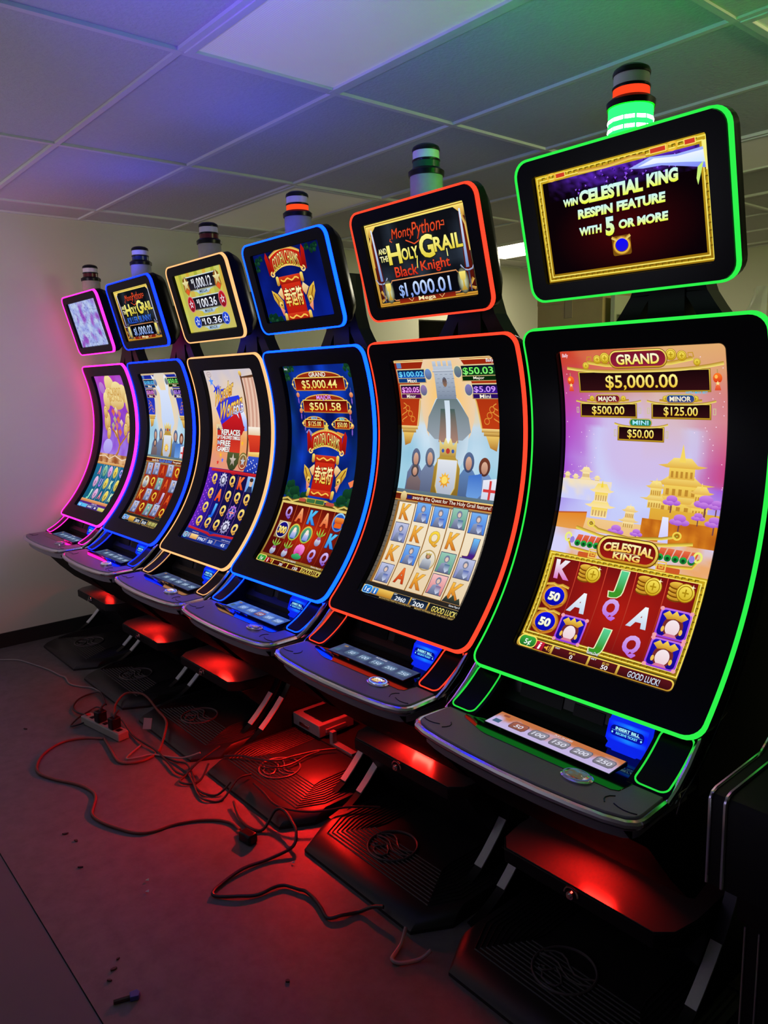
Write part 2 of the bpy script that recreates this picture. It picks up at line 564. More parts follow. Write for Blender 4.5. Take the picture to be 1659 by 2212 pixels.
TN = Vector((0, 1.764, 2.329)); BN = Vector((0, 1.859, 1.957))
EA = (BN - TN).normalized(); ED = Vector((0, -EA.z, EA.y))   # down along the face, and into the box
if ED.y < 0: ED = -ED
TL = (BN - TN).length


def tb(x, a, d):
    p = TN + EA * a + ED * d
    return (x, p.y, p.z)


def map_top(u, v, l):
    x, y, z = tb(-.248 + .496 * u / 100, .0476 + .2875 * v / 58.0, .0165 - l * EPS)
    return (x, y - YR, z)


MESH = {}


def cached(key, fn):
    if key not in MESH: MESH[key] = fn()
    return MESH[key]


def arc_outline(hw, da, r, rad):
    """rounded outline on the arc of radius r: da = how far it is pulled in at top and bottom"""
    La = RN * (NT - NB)
    P = rrect_pts(-hw, da, hw, La - da, rad, 6, 8, 30)
    return [arc(x, NT - a / RN, r) for x, a in P]


def g_bezel():
    m = MB()
    La = RN * (NT - NB)
    sc0 = (NT - PH0) * RN; sc1 = (NT - PH1) * RN

    def ring(t, r):
        o = rrect_pts(-.364, .002, .364, La - .002, .042, 6, 8, 30)
        i = rrect_pts(-.257, sc0 - .003, .257, sc1 + .003, .016, 6, 8, 30)
        return [arc(a[0] + (b[0] - a[0]) * t, NT - (a[1] + (b[1] - a[1]) * t) / RN, r) for a, b in zip(o, i)]
    loops = [arc_outline(.3685, .075, .998, .046), arc_outline(.3685, .02, .96, .046), arc_outline(.3685, -.002, .9265, .045), arc_outline(.366, 0, .9265, .044), arc_outline(.366, 0, .934, .044), ring(0, .934), ring(0, RG)] + [ring(t, RG) for t in (.25, .5, .75, .97)] + [ring(1, RG + .003), ring(1, .937), ring(1.1, .937)]
    m.loft(loops)
    return m.mesh('bezel', SH)


def g_strip_main():
    m = MB()
    Ls = [arc_outline(.370, -.003, .9265, .046), arc_outline(.370, -.003, .9125, .046), arc_outline(.3675, 0, .9095, .044), arc_outline(.364, .002, .9115, .042), arc_outline(.364, .002, .9265, .042)]
    Ls.append(Ls[0])
    return m.loft(Ls).mesh('light_strip', SH)


def g_screen_back():
    m = MB()
    n = 40
    a = [arc(-.27, PH0 + .02 + (PH1 - PH0 - .04) * k / n, .9385) for k in range(n + 1)]
    b = [arc(.27, PH0 + .02 + (PH1 - PH0 - .04) * k / n, .9385) for k in range(n + 1)]
    return m.loft([a, b], closed=False).mesh('screen_back', SH)


def top_outline(hw, da, d, rad): return [tb(x, a, d) for x, a in rrect_pts(-hw, da, hw, TL - da, rad, 6, 10, 8)]


def g_topbox():
    m = MB()
    inn = lambda d, e=0: [tb(x, a, d) for x, a in rrect_pts(-.250 + e, .0456 + e, .250 - e, .337 - e, .010, 6, 10, 8)]
    loops = [[tb(x, a, .135) for x, a in rrect_pts(-.20, .02, .20, TL - .08, .05, 6, 10, 8)],
             top_outline(.27, .02, .105, .06), top_outline(.3065, -.001, .050, .05), top_outline(.3065, -.001, .0155, .045), top_outline(.2985, .004, .0155, .04), top_outline(.2985, .004, .0016, .04), inn(.0016), inn(.019), inn(.019, .02)]
    m.loft(loops)
    m.add(loops[0], [tuple(range(len(loops[0])))]); m.add(loops[-1], [tuple(range(len(loops[-1])))])
    return m.mesh('top_box', SH)


def g_strip_top():
    m = MB()
    Ls = [top_outline(.3085, -.003, .0155, .046), top_outline(.3085, -.003, .003, .046), top_outline(.3055, -.001, -.001, .044), top_outline(.3010, .003, .003, .041), top_outline(.3010, .003, .0155, .041)]
    Ls.append(Ls[0])
    return m.loft(Ls).mesh('light_strip', SH)


def g_neck():
    m = MB()
    o = [(.21, 1.84), (.175, 1.885), (.145, 1.925), (.118, 1.965), (.098, 2.02), (.08, 2.10), (.062, 2.20)]
    inn = [(.10, 1.84), (.092, 1.895), (.080, 1.92), (.064, 1.945), (.056, 1.955)]
    for sg in (1, -1):
        leg = [(sg * x, z) for x, z in o[:4]] + [(sg * .056, 1.968)] + [(sg * x, z) for x, z in reversed(inn)]
        m.prism(leg, 2.075, 2.14, 1)
    yoke = [(x, z) for x, z in o[3:]] + [(-x, z) for x, z in reversed(o[3:])]
    m.prism(yoke, 2.075, 2.14, 1)
    m.prism([(.058, 1.84), (.055, 1.975), (-.055, 1.975), (-.058, 1.84)], 2.07, 2.15, 1)
    m.box(-.09, .09, 1.94, 2.09, 2.06, 2.19)
    return m.mesh('neck_bracket', SH)


def g_body():
    arcp = [(CYc + .990 * cos(p), CZc + .990 * sin(p)) for p in [NT - .085 + (NB - NT + .085) * k / 24 for k in range(25)]]
    poly = arcp + [(1.66, .80), (1.66, .735), (2.28, .735), (2.32, .85), (2.32, 1.70), (2.22, 1.80)]
    m = MB().prism(poly, -.366, .366, 0)
    return m.mesh('cabinet_body', SH)


def g_seam(sg):
    pts = [arc(sg * .3675, NT - .02 + (NB - NT) * k / 26, .975) for k in range(27)]
    pts += [(sg * .3675, 1.63, .80), (sg * .3675, 1.572, .764), (sg * .3675, 1.556, .735)]
    return MB().tube(pts, .0022, 6).mesh('edge_trim', SH)


def deck_poly(inset=0.0):
    R = [(.352, 1.665), (.353, 1.53), (.357, 1.44), (.357, 1.424), (.352, 1.408), (.336, 1.394), (.29, 1.380), (.22, 1.3705), (.12, 1.363), (0, 1.360)]
    R = [(x - inset if x > .28 else x, y + (inset if y < 1.5 else 0)) for x, y in R]
    return R + [(-x, y) for x, y in reversed(R[:-1])]


def g_deck():
    m = MB().prism(deck_poly(.006), .742, .778, 2)
    # rubber bumper below
    m.prism(deck_poly(.016), .715, .745, 2)
    return m.mesh('button_deck', SH)


def g_deck_trim():
    P = deck_poly(0)[0:19]
    path = [(x, y, .764) for x, y in P]
    m = MB().tube(path, .0115, 10)
    return m.mesh('chrome_edge', SH)


def g_side_trim(sg):
    pts = [(sg * .357, 1.53, .767), (sg * .359, 1.57, .790), (sg * .359, 1.62, .828), (sg * .358, 1.665, .872), (sg * .352, 1.684, .887)]
    return MB().tube(pts, .0085, 8).mesh('chrome_side_edge', SH)


def spk(t): 
    y = 1.535 + (1.677 - 1.535) * t
    z = .7815 + (.8755 - .7815) * t - .010 * sin(pi * t)
    return y, z


def g_speaker(sg):
    m = MB(); n = 8
    poly = [spk(k / n) for k in range(n + 1)] + [(1.70, .87), (1.70, .772), (1.528, .772)]
    x0, x1 = (.249, .357) if sg > 0 else (-.357, -.249)
    return m.prism(poly, x0, x1, 0).mesh('speaker_panel', SH)


def g_spk_strip(sg):
    pts = []
    for x, t in rrect_pts(.2615, .004, .3490, .168, .02, 5, 4, 10):
        y, z = spk(t / .172)
        pts.append((sg * x, y, z + .0012))
    return MB().tube(pts, .0024, 6, closed=True).mesh('light_strip', SH)


def g_insert():
    P = [(-.275, 1.52), (-.262, 1.508), (-.17, 1.476), (-.15, 1.473), (.245, 1.473), (.262, 1.482), (.268, 1.53), (.262, 1.668), (-.262, 1.668)]
    m = MB().prism(P, .770, .7795, 2)
    return m.mesh('button_bay', SH)


def g_backwall():
    m = MB().prism([(1.668, .772), (1.705, .892), (1.76, .892), (1.76, .772)], -.262, .262, 0)
    return m.mesh('bay_back', SH)


def wall_pt(x, t, out=0.0):  # t 0..1 up the bay back wall, out = towards the player
    return (x, 1.668 + .037 * t - out * .955, .772 + .12 * t - out * .0)


def g_windows():
    m = MB()
    for x0, x1, t0, t1 in ((-.20, -.05, .18, .66), (-.012, .085, .30, .62)):
        P = [wall_pt(x0, t0, .004), wall_pt(x1, t0, .004), wall_pt(x1, t1, .004), wall_pt(x0, t1, .004)]
        Q = [wall_pt(x0, t0, -.004), wall_pt(x1, t0, -.004), wall_pt(x1, t1, -.004), wall_pt(x0, t1, -.004)]
        m.loft([Q, P], cap=True)
    return m.mesh('player_window', SH)


def g_bill():
    m = MB()
    prof = [(1.700, .770), (1.652, .770), (1.648, .782), (1.660, .790), (1.652, .800), (1.650, .806), (1.668, .852), (1.680, .862), (1.71, .862)]
    m.prism(prof, .112, .228, 0)
    m.prism([(1.652, .776), (1.640, .780), (1.640, .786), (1.655, .790)], .135, .205, 0)
    return m.mesh('bill_acceptor', SH)


def map_bill(u, v, l):
    x = .112 + .116 * u / 100; t = 1 - v / 45.0
    return (x, 1.6492 + .018 * t - l * 2e-5 - YR, .805 + .047 * t)


def map_lcd(u, v, l):
    return (-.203 + .406 * u / 100, 1.6045 - .075 * v / 20.0 - YR, .7862 - .0045 * v / 20.0 + l * 2e-5)


def g_lcd():
    m = MB().prism([(1.607, .778), (1.607, .7858), (1.5275, .7812), (1.5275, .778)], -.2055, .2055, 0)
    return m.mesh('bet_button_display', SH)


def g_spin():
    m = MB(); cx, cy = .156, 1.464
    L = []
    for r, z in ((1.16, .778), (1.16, .782), (1.03, .7845), (1.0, .7825), (.97, .7855), (.7, .7880), (.35, .7890), (.02, .7893)):
        L.append([(cx + .038 * r * cos(2 * pi * k / 28), cy + .0265 * r * sin(2 * pi * k / 28), z) for k in range(28)])
    return m.loft(L, cap=True).mesh('spin_button', SH)


def map_spin(u, v, l):
    x = (u - 50) / 50.0; y = (v - 50) / 50.0
    rr = x * x + y * y
    return (.156 + .0365 * x, 1.464 - .0252 * y - YR, .7903 - .0038 * rr + l * 2e-5)


GROOVE = (((.268, 1.458), (.258, 1.449), (.254, 1.438), (.257, 1.428), (.265, 1.418)), ((.283, 1.428), (.298, 1.422), (.314, 1.4195), (.330, 1.421), (.344, 1.426)))


def g_mark(sg, k):
    return MB().tube([(sg * x, y, .7782) for x, y in GROOVE[k]], .0018, 6).mesh('deck_groove', SH)


def g_belly():
    poly = [(1.41, .735), (1.42, .715), (1.49, .665), (1.60, .53), (1.69, .435), (1.73, .412), (1.80, .43), (2.24, .43), (2.24, .74)]
    m = MB().prism(poly, -.335, .335, 0)
    return m.mesh('lower_housing', SH)


RAIL = [(1.602, .012), (1.655, .024), (1.70, .043), (1.75, .072), (1.79, .106), (1.84, .155), (1.88, .200), (1.91, .242), (1.945, .30), (1.97, .36), (1.98, .43)]


def g_standwall(sg):
    poly = [(y + .006, z) for y, z in RAIL] + [(2.24, .43), (2.24, 0), (1.61, 0)]
    return MB().prism(poly, sg * .318, sg * .345, 0).mesh('stand_side', SH)


def g_rail(sg, k0, k1, w=.017, off=0.0):
    m = MB(); L = []
    P = RAIL[k0:k1 + 1]
    for i, (y, z) in enumerate(P):
        a = P[max(0, i - 1)]; b = P[min(len(P) - 1, i + 1)]
        d = Vector((b[0] - a[0], b[1] - a[1])).normalized(); nn = Vector((-d.y, d.x))
        x0, x1 = sg * .331 - w, sg * .331 + w
        o = off
        L.append([(x0, y + nn.x * o, z + nn.y * o), (x1, y + nn.x * o, z + nn.y * o), (x1, y + nn.x * (o + .006), z + nn.y * (o + .006)), (x0, y + nn.x * (o + .006), z + nn.y * (o + .006))])
    return m.loft(L, cap=True).mesh('stand_rail', SH)


def g_standback():
    return MB().box(-.318, .318, 2.215, 2.24, 0, .43).mesh('stand_back', SH)


def g_door(dz=0.0):
    m = MB()
    top = [(-.312, 1.81), (-.295, 1.72), (-.255, 1.675), (.255, 1.675), (.295, 1.72), (.312, 1.81), (.312, 2.0), (-.312, 2.0)]
    m.prism(top, .245 + dz, .292 + dz, 2)
    m.prism([(1.72, .25 + dz), (1.90, .06), (1.93, .06), (1.93, .25 + dz)], -.312, .312, 0)
    return m.mesh('stand_door', SH)


def g_doortop(dz=0.0):
    top = [(-.306, 1.81), (-.29, 1.722), (-.252, 1.680), (.252, 1.680), (.29, 1.722), (.306, 1.81), (.306, 2.0), (-.306, 2.0)]
    return MB().prism(top, .291 + dz, .2945 + dz, 2).mesh('door_top', SH)


def g_lock(dz=0.0):
    m = MB()
    for (r0, y0, y1, z) in ((.012, 1.660, 1.68, .272), (.007, 1.654, 1.662, .272)):
        m.loft([[(r0 * cos(2 * pi * k / 16), y, z + dz + r0 * sin(2 * pi * k / 16)) for k in range(16)] for y in (y0, y1)], cap=True)
    m.tube([(.012 * cos(a) * 1.9, 1.668, .272 + dz + .0225 * sin(a)) for a in [pi * k / 10 for k in range(11)]], .003, 6)
    return m.mesh('door_lock', SH)


def plate_pts(i, front=True):
    return [(-.35 + i, 2.20), (-.35 + i, 1.60 + i * .6), (-.29 + i * .6, 1.485 + i), (.29 - i * .6, 1.485 + i), (.35 - i, 1.60 + i * .6), (.35 - i, 2.20)]


def g_plate():
    m = MB()
    base = [(-.365, 2.20), (-.365, 1.535), (-.295, 1.412), (.295, 1.412), (.365, 1.535), (.365, 2.20)]
    lip = [(-.360, 2.20), (-.360, 1.555), (-.293, 1.436), (.293, 1.436), (.360, 1.555), (.360, 2.20)]
    m.loft([[(x, y, 0) for x, y in base], [(x, y, .012) for x, y in base], [(x, y, .030) for x, y in lip], [(x, y, .046) for x, y in plate_pts(0)]], cap=True)
    for k in range(11):
        i = .022 + .0155 * k
        P = plate_pts(i)
        P = [(P[0][0], 1.915)] + P[1:5] + [(P[5][0], 1.915)]
        m.tube([(x, y, .0465) for x, y in P], .0032, 5)
    m.box(-.345, .345, 1.925, 1.945, .046, .052)
    return m.mesh('foot_plate', SH, smooth=30)


def g_emblem():
    m = MB(); cx, cy, z = 0, 1.635, .0495
    m.tube([(cx + .092 * cos(2 * pi * k / 40), cy + .092 * sin(2 * pi * k / 40), z) for k in range(40)], .0042, 6, closed=True)
    E = lambda pts: m.tube([(cx + .092 * x, cy + .092 * y, z) for x, y in pts], .0034, 6)
    E([(-.93, .18), (-.7, .42), (-.45, .50), (-.2, .42), (.05, .22), (.35, .06), (.62, .10), (.86, .30), (.93, .34)])
    E([(-.96, .0), (-.6, .12), (-.3, .10), (.0, -.08), (.3, -.20), (.62, -.18), (.95, .02)])
    E([(-.2, -.12), (-.32, -.35), (-.45, -.52), (-.60, -.52), (-.62, -.40), (-.5, -.34)])
    E([(-.2, -.12), (.10, -.30), (.28, -.52), (.22, -.74), (-.02, -.82), (-.28, -.76), (-.40, -.60)])
    return m.mesh('emblem', SH)


def g_led():
    return MB().box(-.035, .035, 1.79, 1.812, .417, .4295).mesh('red_lamp', SH)


def g_led_bar():
    return MB().box(-.25, .25, 1.90, 1.91, .424, .4295).mesh('red_lamp', SH)


def lathe_part(prof, name):
    return MB().lathe(prof, 0, 1.866, 30).mesh(name, SH)

# ------------------------------------------------------------------ pictures on the screens
def mixc(a, b, t):
    t = max(0.0, min(1.0, t)); return tuple(a[k] + (b[k] - a[k]) * t for k in range(3))


def nz(u, v, s, o=0.0): return noise.noise(Vector((u * s, v * s, o)))


def stops(t, S):
    for (a, ca), (b, cb) in zip(S, S[1:]):
        if t <= b: return mixc(ca, cb, (t - a) / (b - a) if b > a else 0)
    return S[-1][1]


GOLD, GOLD2, DGOLD = (238, 205, 60), (190, 130, 20), (150, 95, 15)


def gold_frame(A, u0, v0, u1, v1, w):
    A.frame(u0, v0, u1, v1, w, (196, 160, 30), (150, 112, 16))
    A.frame(u0 + w * .18, v0 + w * .18, u1 - w * .18, v1 - w * .18, w * .16, (246, 226, 90)); A.frame(u0 + w * .62, v0 + w * .62, u1 - w * .62, v1 - w * .62, w * .14, (250, 232, 110))
    A.up()
    l = A.l
    n = int((v1 - v0) / (w * .8)); 
    for k in range(n):  # key pattern down the sides
        v = v0 + w + k * w * .8
        if v > v1 - w: break
        for uu in (u0 + w * .3, u1 - w * .62):
            A.l = l; A.rect(uu, v, uu + w * .3, v + w * .14, (110, 84, 10)); A.l = l; A.rect(uu, v, uu + w * .1, v + w * .5, (110, 84, 10))
    n = int((u1 - u0) / (w * .8))
    for k in range(n):
        u = u0 + w + k * w * .8
        if u > u1 - w: break
        for vv in (v0 + w * .3, v1 - w * .62):
            A.l = l; A.rect(u, vv, u + w * .5, vv + w * .12, (110, 84, 10)); A.l = l; A.rect(u, vv, u + w * .12, vv + w * .3, (110, 84, 10))
    A.l = l + 2


def pagoda(A, u, v, s, c, c2, tiers=3, hf=.42):
    """v is the ground line"""
    for k in range(tiers):
        wd = s * (1 - .2 * k); h = s * hf
        y = v - k * h * 1.25
        A.rect(u - wd * .32, y - h * .9, u + wd * .32, y, c, c2)
        A.up()
        for q in range(-2, 3): A.l -= 1; A.rect(u + q * wd * .12 - wd * .03, y - h * .55, u + q * wd * .12 + wd * .03, y - h * .1, mixc(c2, (150, 90, 20), .45))
        A.poly([(u - wd * .62, y - h * .95), (u - wd * .38, y - h * 1.05), (u - wd * .22, y - h * 1.5), (u + wd * .22, y - h * 1.5), (u + wd * .38, y - h * 1.02), (u + wd * .62, y - h * .95), (u + wd * .4, y - h * .78), (u - wd * .4, y - h * .78)], mixc(c, (255, 240, 170), .35), c2)
    y = v - tiers * s * hf * 1.25
    A.poly([(u - s * .05, y + .4), (u, y - s * .25), (u + s * .05, y + .4)], c)


def coin(A, u, v, r):
    A.ell(u, v, r, r, DGOLD); A.ell(u, v, r * .92, r * .92, (252, 230, 90), (206, 168, 20))
    A.ring(u, v, r * .72, r * .72, r * .1, (168, 128, 16)); A.line([(u - r * .35, v), (u + r * .35, v)], r * .16, (176, 140, 20)); A.line([(u, v - r * .4), (u, v + r * .4)], r * .16, (176, 140, 20))


def coins(A, u, v, r):
    for k in range(4): A.ell(u - r * .75, v + r * .65 - k * r * .42, r * .85, r * .35, (120, 70, 10)); A.ell(u - r * .75, v + r * .52 - k * r * .42, r * .85, r * .33, (240, 200, 70), (190, 130, 30))
    A.l -= 4
    A.l += 6; coin(A, u + r * .25, v - .1 * r, r)
    A.star(u + r * .9, v - r * .8, r * .3, (255, 250, 200), 4, .25)


def pill(A, u0, v0, u1, v1, c, c2, txt, tc, tc2):
    r = (v1 - v0) / 2
    A.rrect(u0, v0, u1, v1, r * .98, (120, 80, 10)); A.rrect(u0 + r * .08, v0 + r * .08, u1 - r * .08, v1 - r * .08, r * .88, (250, 230, 110), (200, 150, 30))
    A.rrect(u0 + r * .22, v0 + r * .22, u1 - r * .22, v1 - r * .22, r * .74, c, c2)
    m = (v1 - v0) * .24
    A.text(txt, u0 + r * .9, v0 + m, u1 - r * .9, v1 - m, tc, tc2, out=(60, 10, 20), ow=.03, bold=.03)


def jackpot(A, u0, v0, u1, v1, txt, pad=.1, lip=2.5, th=1.2):
    A.rect(u0 - .9, v0 - .6, u1 + .9, v1 + 1.0, (150, 110, 20)); A.rect(u0 - .5, v0 - .3, u1 + .5, v1 + .7, (236, 208, 80), (176, 136, 30))
    A.rect(u0, v0, u1, v1, (26, 6, 10), (48, 14, 18))
    # curved roof line
    n = 14; P = []
    for k in range(n + 1):
        t = k / n; P.append((u0 - lip + (u1 - u0 + 2 * lip) * t, v0 - .2 - th * (abs(2 * t - 1) ** 3.0) * 1.6))
    A.line(P, th, (250, 232, 120), (170, 120, 20))
    h = v1 - v0; wd = u1 - u0
    A.text(txt, u0 + wd * pad, v0 + h * .18, u1 - wd * pad, v1 - h * .16, (255, 250, 150), (238, 196, 50), out=(90, 60, 10), ow=.02, bold=.012)


def lantern(A, u, v, r):
    A.line([(u, v - r * 1.9), (u, v - r)], .5, (180, 150, 90)); A.ell(u, v, r, r * 1.1, (255, 120, 40), (214, 40, 20)); A.ell(u - r * .3, v - r * .3, r * .35, r * .4, (255, 190, 90))
    A.poly([(u - r * .35, v + r * 1.1), (u + r * .35, v + r * 1.1), (u + r * .7, v + r * 2.6), (u - r * .7, v + r * 2.6)], (250, 120, 70), (220, 70, 40)); A.star(u, v + r * 1.1, r * .55, (250, 230, 150))


def letter(A, t, u, v, w, h, c, c2, shear=0.0, out=None, ow=.03, bold=.05): A.text(t, u - w / 2, v - h / 2, u + w / 2, v + h / 2, c, c2, out=out, ow=ow, bold=bold, shear=shear)


def tree(A, u, v, r, c):
    A.line([(u, v + r * 1.6), (u, v)], r * .2, (120, 70, 70))
    for a, b, q in ((-.7, .2, .6), (.7, .2, .6), (0, -.3, .8), (-.2, .3, .55)): A.l -= .6; A.ell(u + a * r, v + b * r, q * r, q * r * .6, mixc(c, (255, 255, 255), .2), mixc(c, (90, 20, 160), .35))


def bottom_bar(A, items, v0=175.0):
    for f in items: f()


def art_celestial():
    A = Art()

    def sky(u, v):
        n = nz(u, v, .05, 1.3) + .5 * nz(u, v, .12, 4.0)
        side = abs(u - 50) / 50
        top = mixc((206, 62, 40), (226, 172, 112), (u + 18 * n) / 70)
        mid = mixc(mixc((206, 190, 236), (160, 60, 205), (side - .35) * 1.6 - .2 + n * .2), (216, 70, 100), max(0, (u - 78) / 30) if v < 75 else 0)
        if u > 50 and v < 62: mid = mixc(mid, (226, 180, 150), .55 * max(0, 1 - abs(v - 40) / 24))
        low = mixc((198, 205, 250), (150, 110, 225), max(0, side - .6) * 1.4 + n * .2)
        c = stops(v, [(0, top), (14, mixc(top, mid, .15)), (40, mid), (70, mid), (88, low), (125, mixc(low, (206, 196, 244), .5))])
        if u < 34 and 8 < v < 62: c = mixc(c, (196, 64, 170), .75 * max(0, 1 - u / 30) * max(0, 1 - abs(v - 34) / 30))
        r = sqrt((u - 52) ** 2 + ((v - 52) * .9) ** 2)
        c = mixc(c, (206, 214, 252), .75 * max(0, 1 - abs(r - 30) / 9) if v > 44 else 0)
        c = mixc(c, (214, 190, 226), .6 * max(0, 1 - r / 28))
        return c
    A.bg(0, 0, 100, 126, 30, 50, sky)
    random.seed(3); A.up(); l = A.l
    for k in range(60):
        u = random.choice([random.uniform(0, 22), random.uniform(80, 100)]); v = random.uniform(4, 75); A.l = l
        A.ell(u, v, .28, .28, (255, 225, 245), n=6)
    # scenery
    for u, v, s in ((3, 79, 6), (16, 80, 10), (9, 80, 6), (24, 80, 6)): pagoda(A, u, v, s, (250, 232, 170), (240, 214, 160), 2)
    A.bg(0, 76, 34, 88, 12, 6, lambda u, v: mixc((244, 226, 190), (206, 208, 250), (v - 76) / 9 + nz(u, v, .2)))
    pagoda(A, 76, 90, 38, (246, 214, 96), (226, 176, 70), 3, .20); pagoda(A, 62, 88, 13, (250, 226, 130), (232, 190, 90), 2); pagoda(A, 88, 90, 14, (248, 216, 100), (230, 180, 80), 2)
    A.poly([(60, 88), (100, 88), (100, 108), (60, 108)], (226, 176, 60), (214, 130, 40))
    A.poly([(0, 97), (20, 95), (20, 112), (0, 112)], (226, 134, 34), (232, 170, 90)); A.line([(0, 97), (20, 95)], .8, (190, 90, 40))
    A.poly([(20, 98), (58, 98), (62, 112), (18, 112)], (240, 200, 140), (236, 180, 110))
    pagoda(A, 28, 97, 17, (244, 212, 60), (250, 226, 170), 2)
    A.bg(56, 94, 100, 117, 14, 10, lambda u, v: mixc((224, 138, 34), (176, 86, 20), .5 + nz(u, v * .6, .22, 2) * .9 if v < 108 else mixc((0, 0, 0), (0, 0, 0), 0)[0] + .25))
    A.poly([(68, 92), (71.5, 92), (73.5, 106), (67.5, 106)], (232, 234, 255), (206, 200, 250))
    for u, v, r in ((72, 83, 4), (91, 82, 5), (78, 93, 4.4), (41, 103, 4), (97, 92, 4), (88, 90, 3), (97, 83, 3.5), (54, 103, 3)): tree(A, u, v, r, (196, 110, 226))
    A.bg(0, 106, 100, 125, 20, 6, lambda u, v: mixc((214, 210, 250), (236, 170, 110), .5 + nz(u, v, .09, 7) * 1.3 + (u - 60) / 140))
    pagoda(A, 48, 101, 11, (250, 230, 170), (236, 196, 120), 2)
    # sign post roofs
    A.text('Bally', 1.5, 1.5, 5.5, 4.2, (250, 225, 235), shear=.4)
    A.line([(18, 6), (18.5, 4), (21, 4), (21, 6), (19.6, 6)], .6, (200, 150, 40))
    A.line([(18, 7), (30, 9), (50, 10), (70, 9), (82, 7)], 2, (246, 226, 100), (176, 120, 24))
    A.line([(82.4, 6.5), (82, 4), (79.5, 4), (79.5, 6), (81, 6)], .6, (200, 150, 40))
    for u, v, r in ((25, 5.6, 2.6), (30, 5.0, 3.2), (70, 4.6, 3.2), (76, 5.4, 2.8), (17, 9, 2.2), (84, 9, 2.0)): coin(A, u, v, r)
    pill(A, 32.5, .8, 68, 11.4, (122, 20, 42), (150, 30, 60), 'GRAND', (255, 250, 220), (246, 224, 60))
    jackpot(A, 12, 13, 90, 23.6, '$5,000.00', .22, 8, 1.8)
    lantern(A, 5.6, 17.5, 2.4); lantern(A, 94.4, 17.5, 2.4)
    A.text('WITH MAX BET', 77, 24.2, 89, 25.4, (40, 200, 240))
    for u0, u1, t, cc, lab, q in ((12, 47.5, '$500.00', (110, 16, 36), 'MAJOR', 20), (58, 90, '$125.00', (20, 70, 140), 'MINOR', 66)):
        A.line([(u0 + 4, 29), ((u0 + u1) / 2, 30), (u1 - 4, 29)], 1.4, (236, 200, 90), (160, 100, 20))
        coin(A, u0 + 7.5, 28, 1.7); coin(A, u1 - 7.5, 28, 1.7)
        jackpot(A, u0, 31.2, u1, 38, t, .2, 3.5, 1.1)
        pill(A, (u0 + u1) / 2 - 8.3, 25.6, (u0 + u1) / 2 + 8.3, 30.6, cc, mixc(cc, (255, 80, 120), .2), lab, (255, 252, 235), (236, 226, 190))
        for sg in (u0 - 2.6, u1 + 2.6): A.frame(sg - .8, 33, sg + .8, 36.4, .4, (206, 196, 150))
    jackpot(A, 37, 44, 64, 50.8, '$50.00', .2, 3, 1.1); pill(A, 43.5, 39, 57.5, 43.6, (24, 120, 80), (34, 140, 90), 'MINI', (190, 245, 250), (120, 220, 250))
    for sg in (34.6, 66.4): A.frame(sg - .8, 45.5, sg + .8, 49.5, .4, (206, 196, 150))
    # reels
    A.rect(0, 121, 100, 176, (150, 116, 20), (120, 92, 14)); gold_frame(A, 0, 121, 100, 175.5, 4.6)
    A.bg(4.6, 124.4, 95.4, 171.6, 12, 8, lambda u, v: mixc((176, 28, 18), (92, 12, 18), max(abs(u - 56) / 58, abs(v - 150) / 34) ** 1.3))
    for u in (22.6, 41.4, 60, 78.6): A.rect(u - .25, 124.4, u + .25, 171.6, (214, 74, 50), (130, 30, 26))
    letter(A, 'K', 12.5, 131, 11, 11, (240, 244, 246), (220, 120, 200), -1)
    for u, v in ((32, 131), (70, 131), (88.5, 131)): coins(A, u, v, 5.2)
    for u, v in ((51, 131), (51, 165)): letter(A, 'J', u, v, 8, 11.5, (90, 210, 150), (60, 150, 40), 1, (236, 240, 190), .03)
    for u, v in ((31, 148), (70, 148)): letter(A, 'A', u, v, 12, 11.5, (244, 248, 250), (196, 214, 236), 3)
    for u, v in ((50.5, 148), (69.5, 165)): letter(A, 'Q', u, v, 10, 12.5, (210, 170, 236), (180, 100, 226), 1)
    for u, v in ((12.6, 148), (12.6, 164.2)):
        A.ell(u, v, 9.2, 7.8, (130, 66, 14)); A.ring(u, v, 8, 6.7, 2.2, (236, 170, 60), (170, 96, 20)); A.ell(u, v, 6.9, 5.8, (14, 16, 226), (8, 8, 170))
        A.line([(u - 8, v - 6.5), (u - 3, v - 7.6), (u, v - 6.6), (u + 3, v - 7.6), (u + 8, v - 6.5)], 1.5, (250, 216, 90), (180, 120, 30))
        A.line([(u - 7, v + 4), (u, v + 7.4), (u + 7, v + 4)], 1.6, (220, 140, 40), (150, 80, 16))
        letter(A, '50', u, v, 8, 5, (255, 255, 250), (240, 240, 200), 0, (60, 70, 40), .03)
    for u, v in ((31, 165), (88.2, 148), (88.2, 164.4)):
        A.rrect(u - 8.8, v - 8, u + 8.8, v + 8, 2.6, (190, 110, 226), (150, 60, 220)); A.rrect(u - 7.8, v - 7, u + 7.8, v + 7, 2.2, (26, 16, 190), (20, 10, 130))
        A.ell(u, v + 1.2, 5.6, 5.8, (120, 44, 40)); A.ell(u, v + 2, 3.9, 4.4, (246, 232, 236), (236, 206, 214))
        A.poly([(u - 7, v - 4.4), (u - 4, v - 6.8), (u - 2, v - 5), (u, v - 7.4), (u + 2, v - 5), (u + 4, v - 6.8), (u + 7, v - 4.4), (u + 4, v - 2), (u, v - 3), (u - 4, v - 2)], (252, 220, 90), (196, 130, 30))
        A.ell(u - 5, v + 3.4, .9, 1.6, (240, 190, 80)); A.ell(u + 5, v + 3.4, .9, 1.6, (240, 190, 80))
        A.poly([(u - 4, v + 7), (u - 2.4, v + 5.4), (u + 2.4, v + 5.4), (u + 4, v + 7)], (214, 120, 150))
        for a, b in ((-8.2, -7.4), (8.2, -7.4), (-8.2, 7.4), (8.2, 7.4)): A.l -= 1; A.ell(u + a, v + b, 1.2, 1.1, (240, 160, 170))
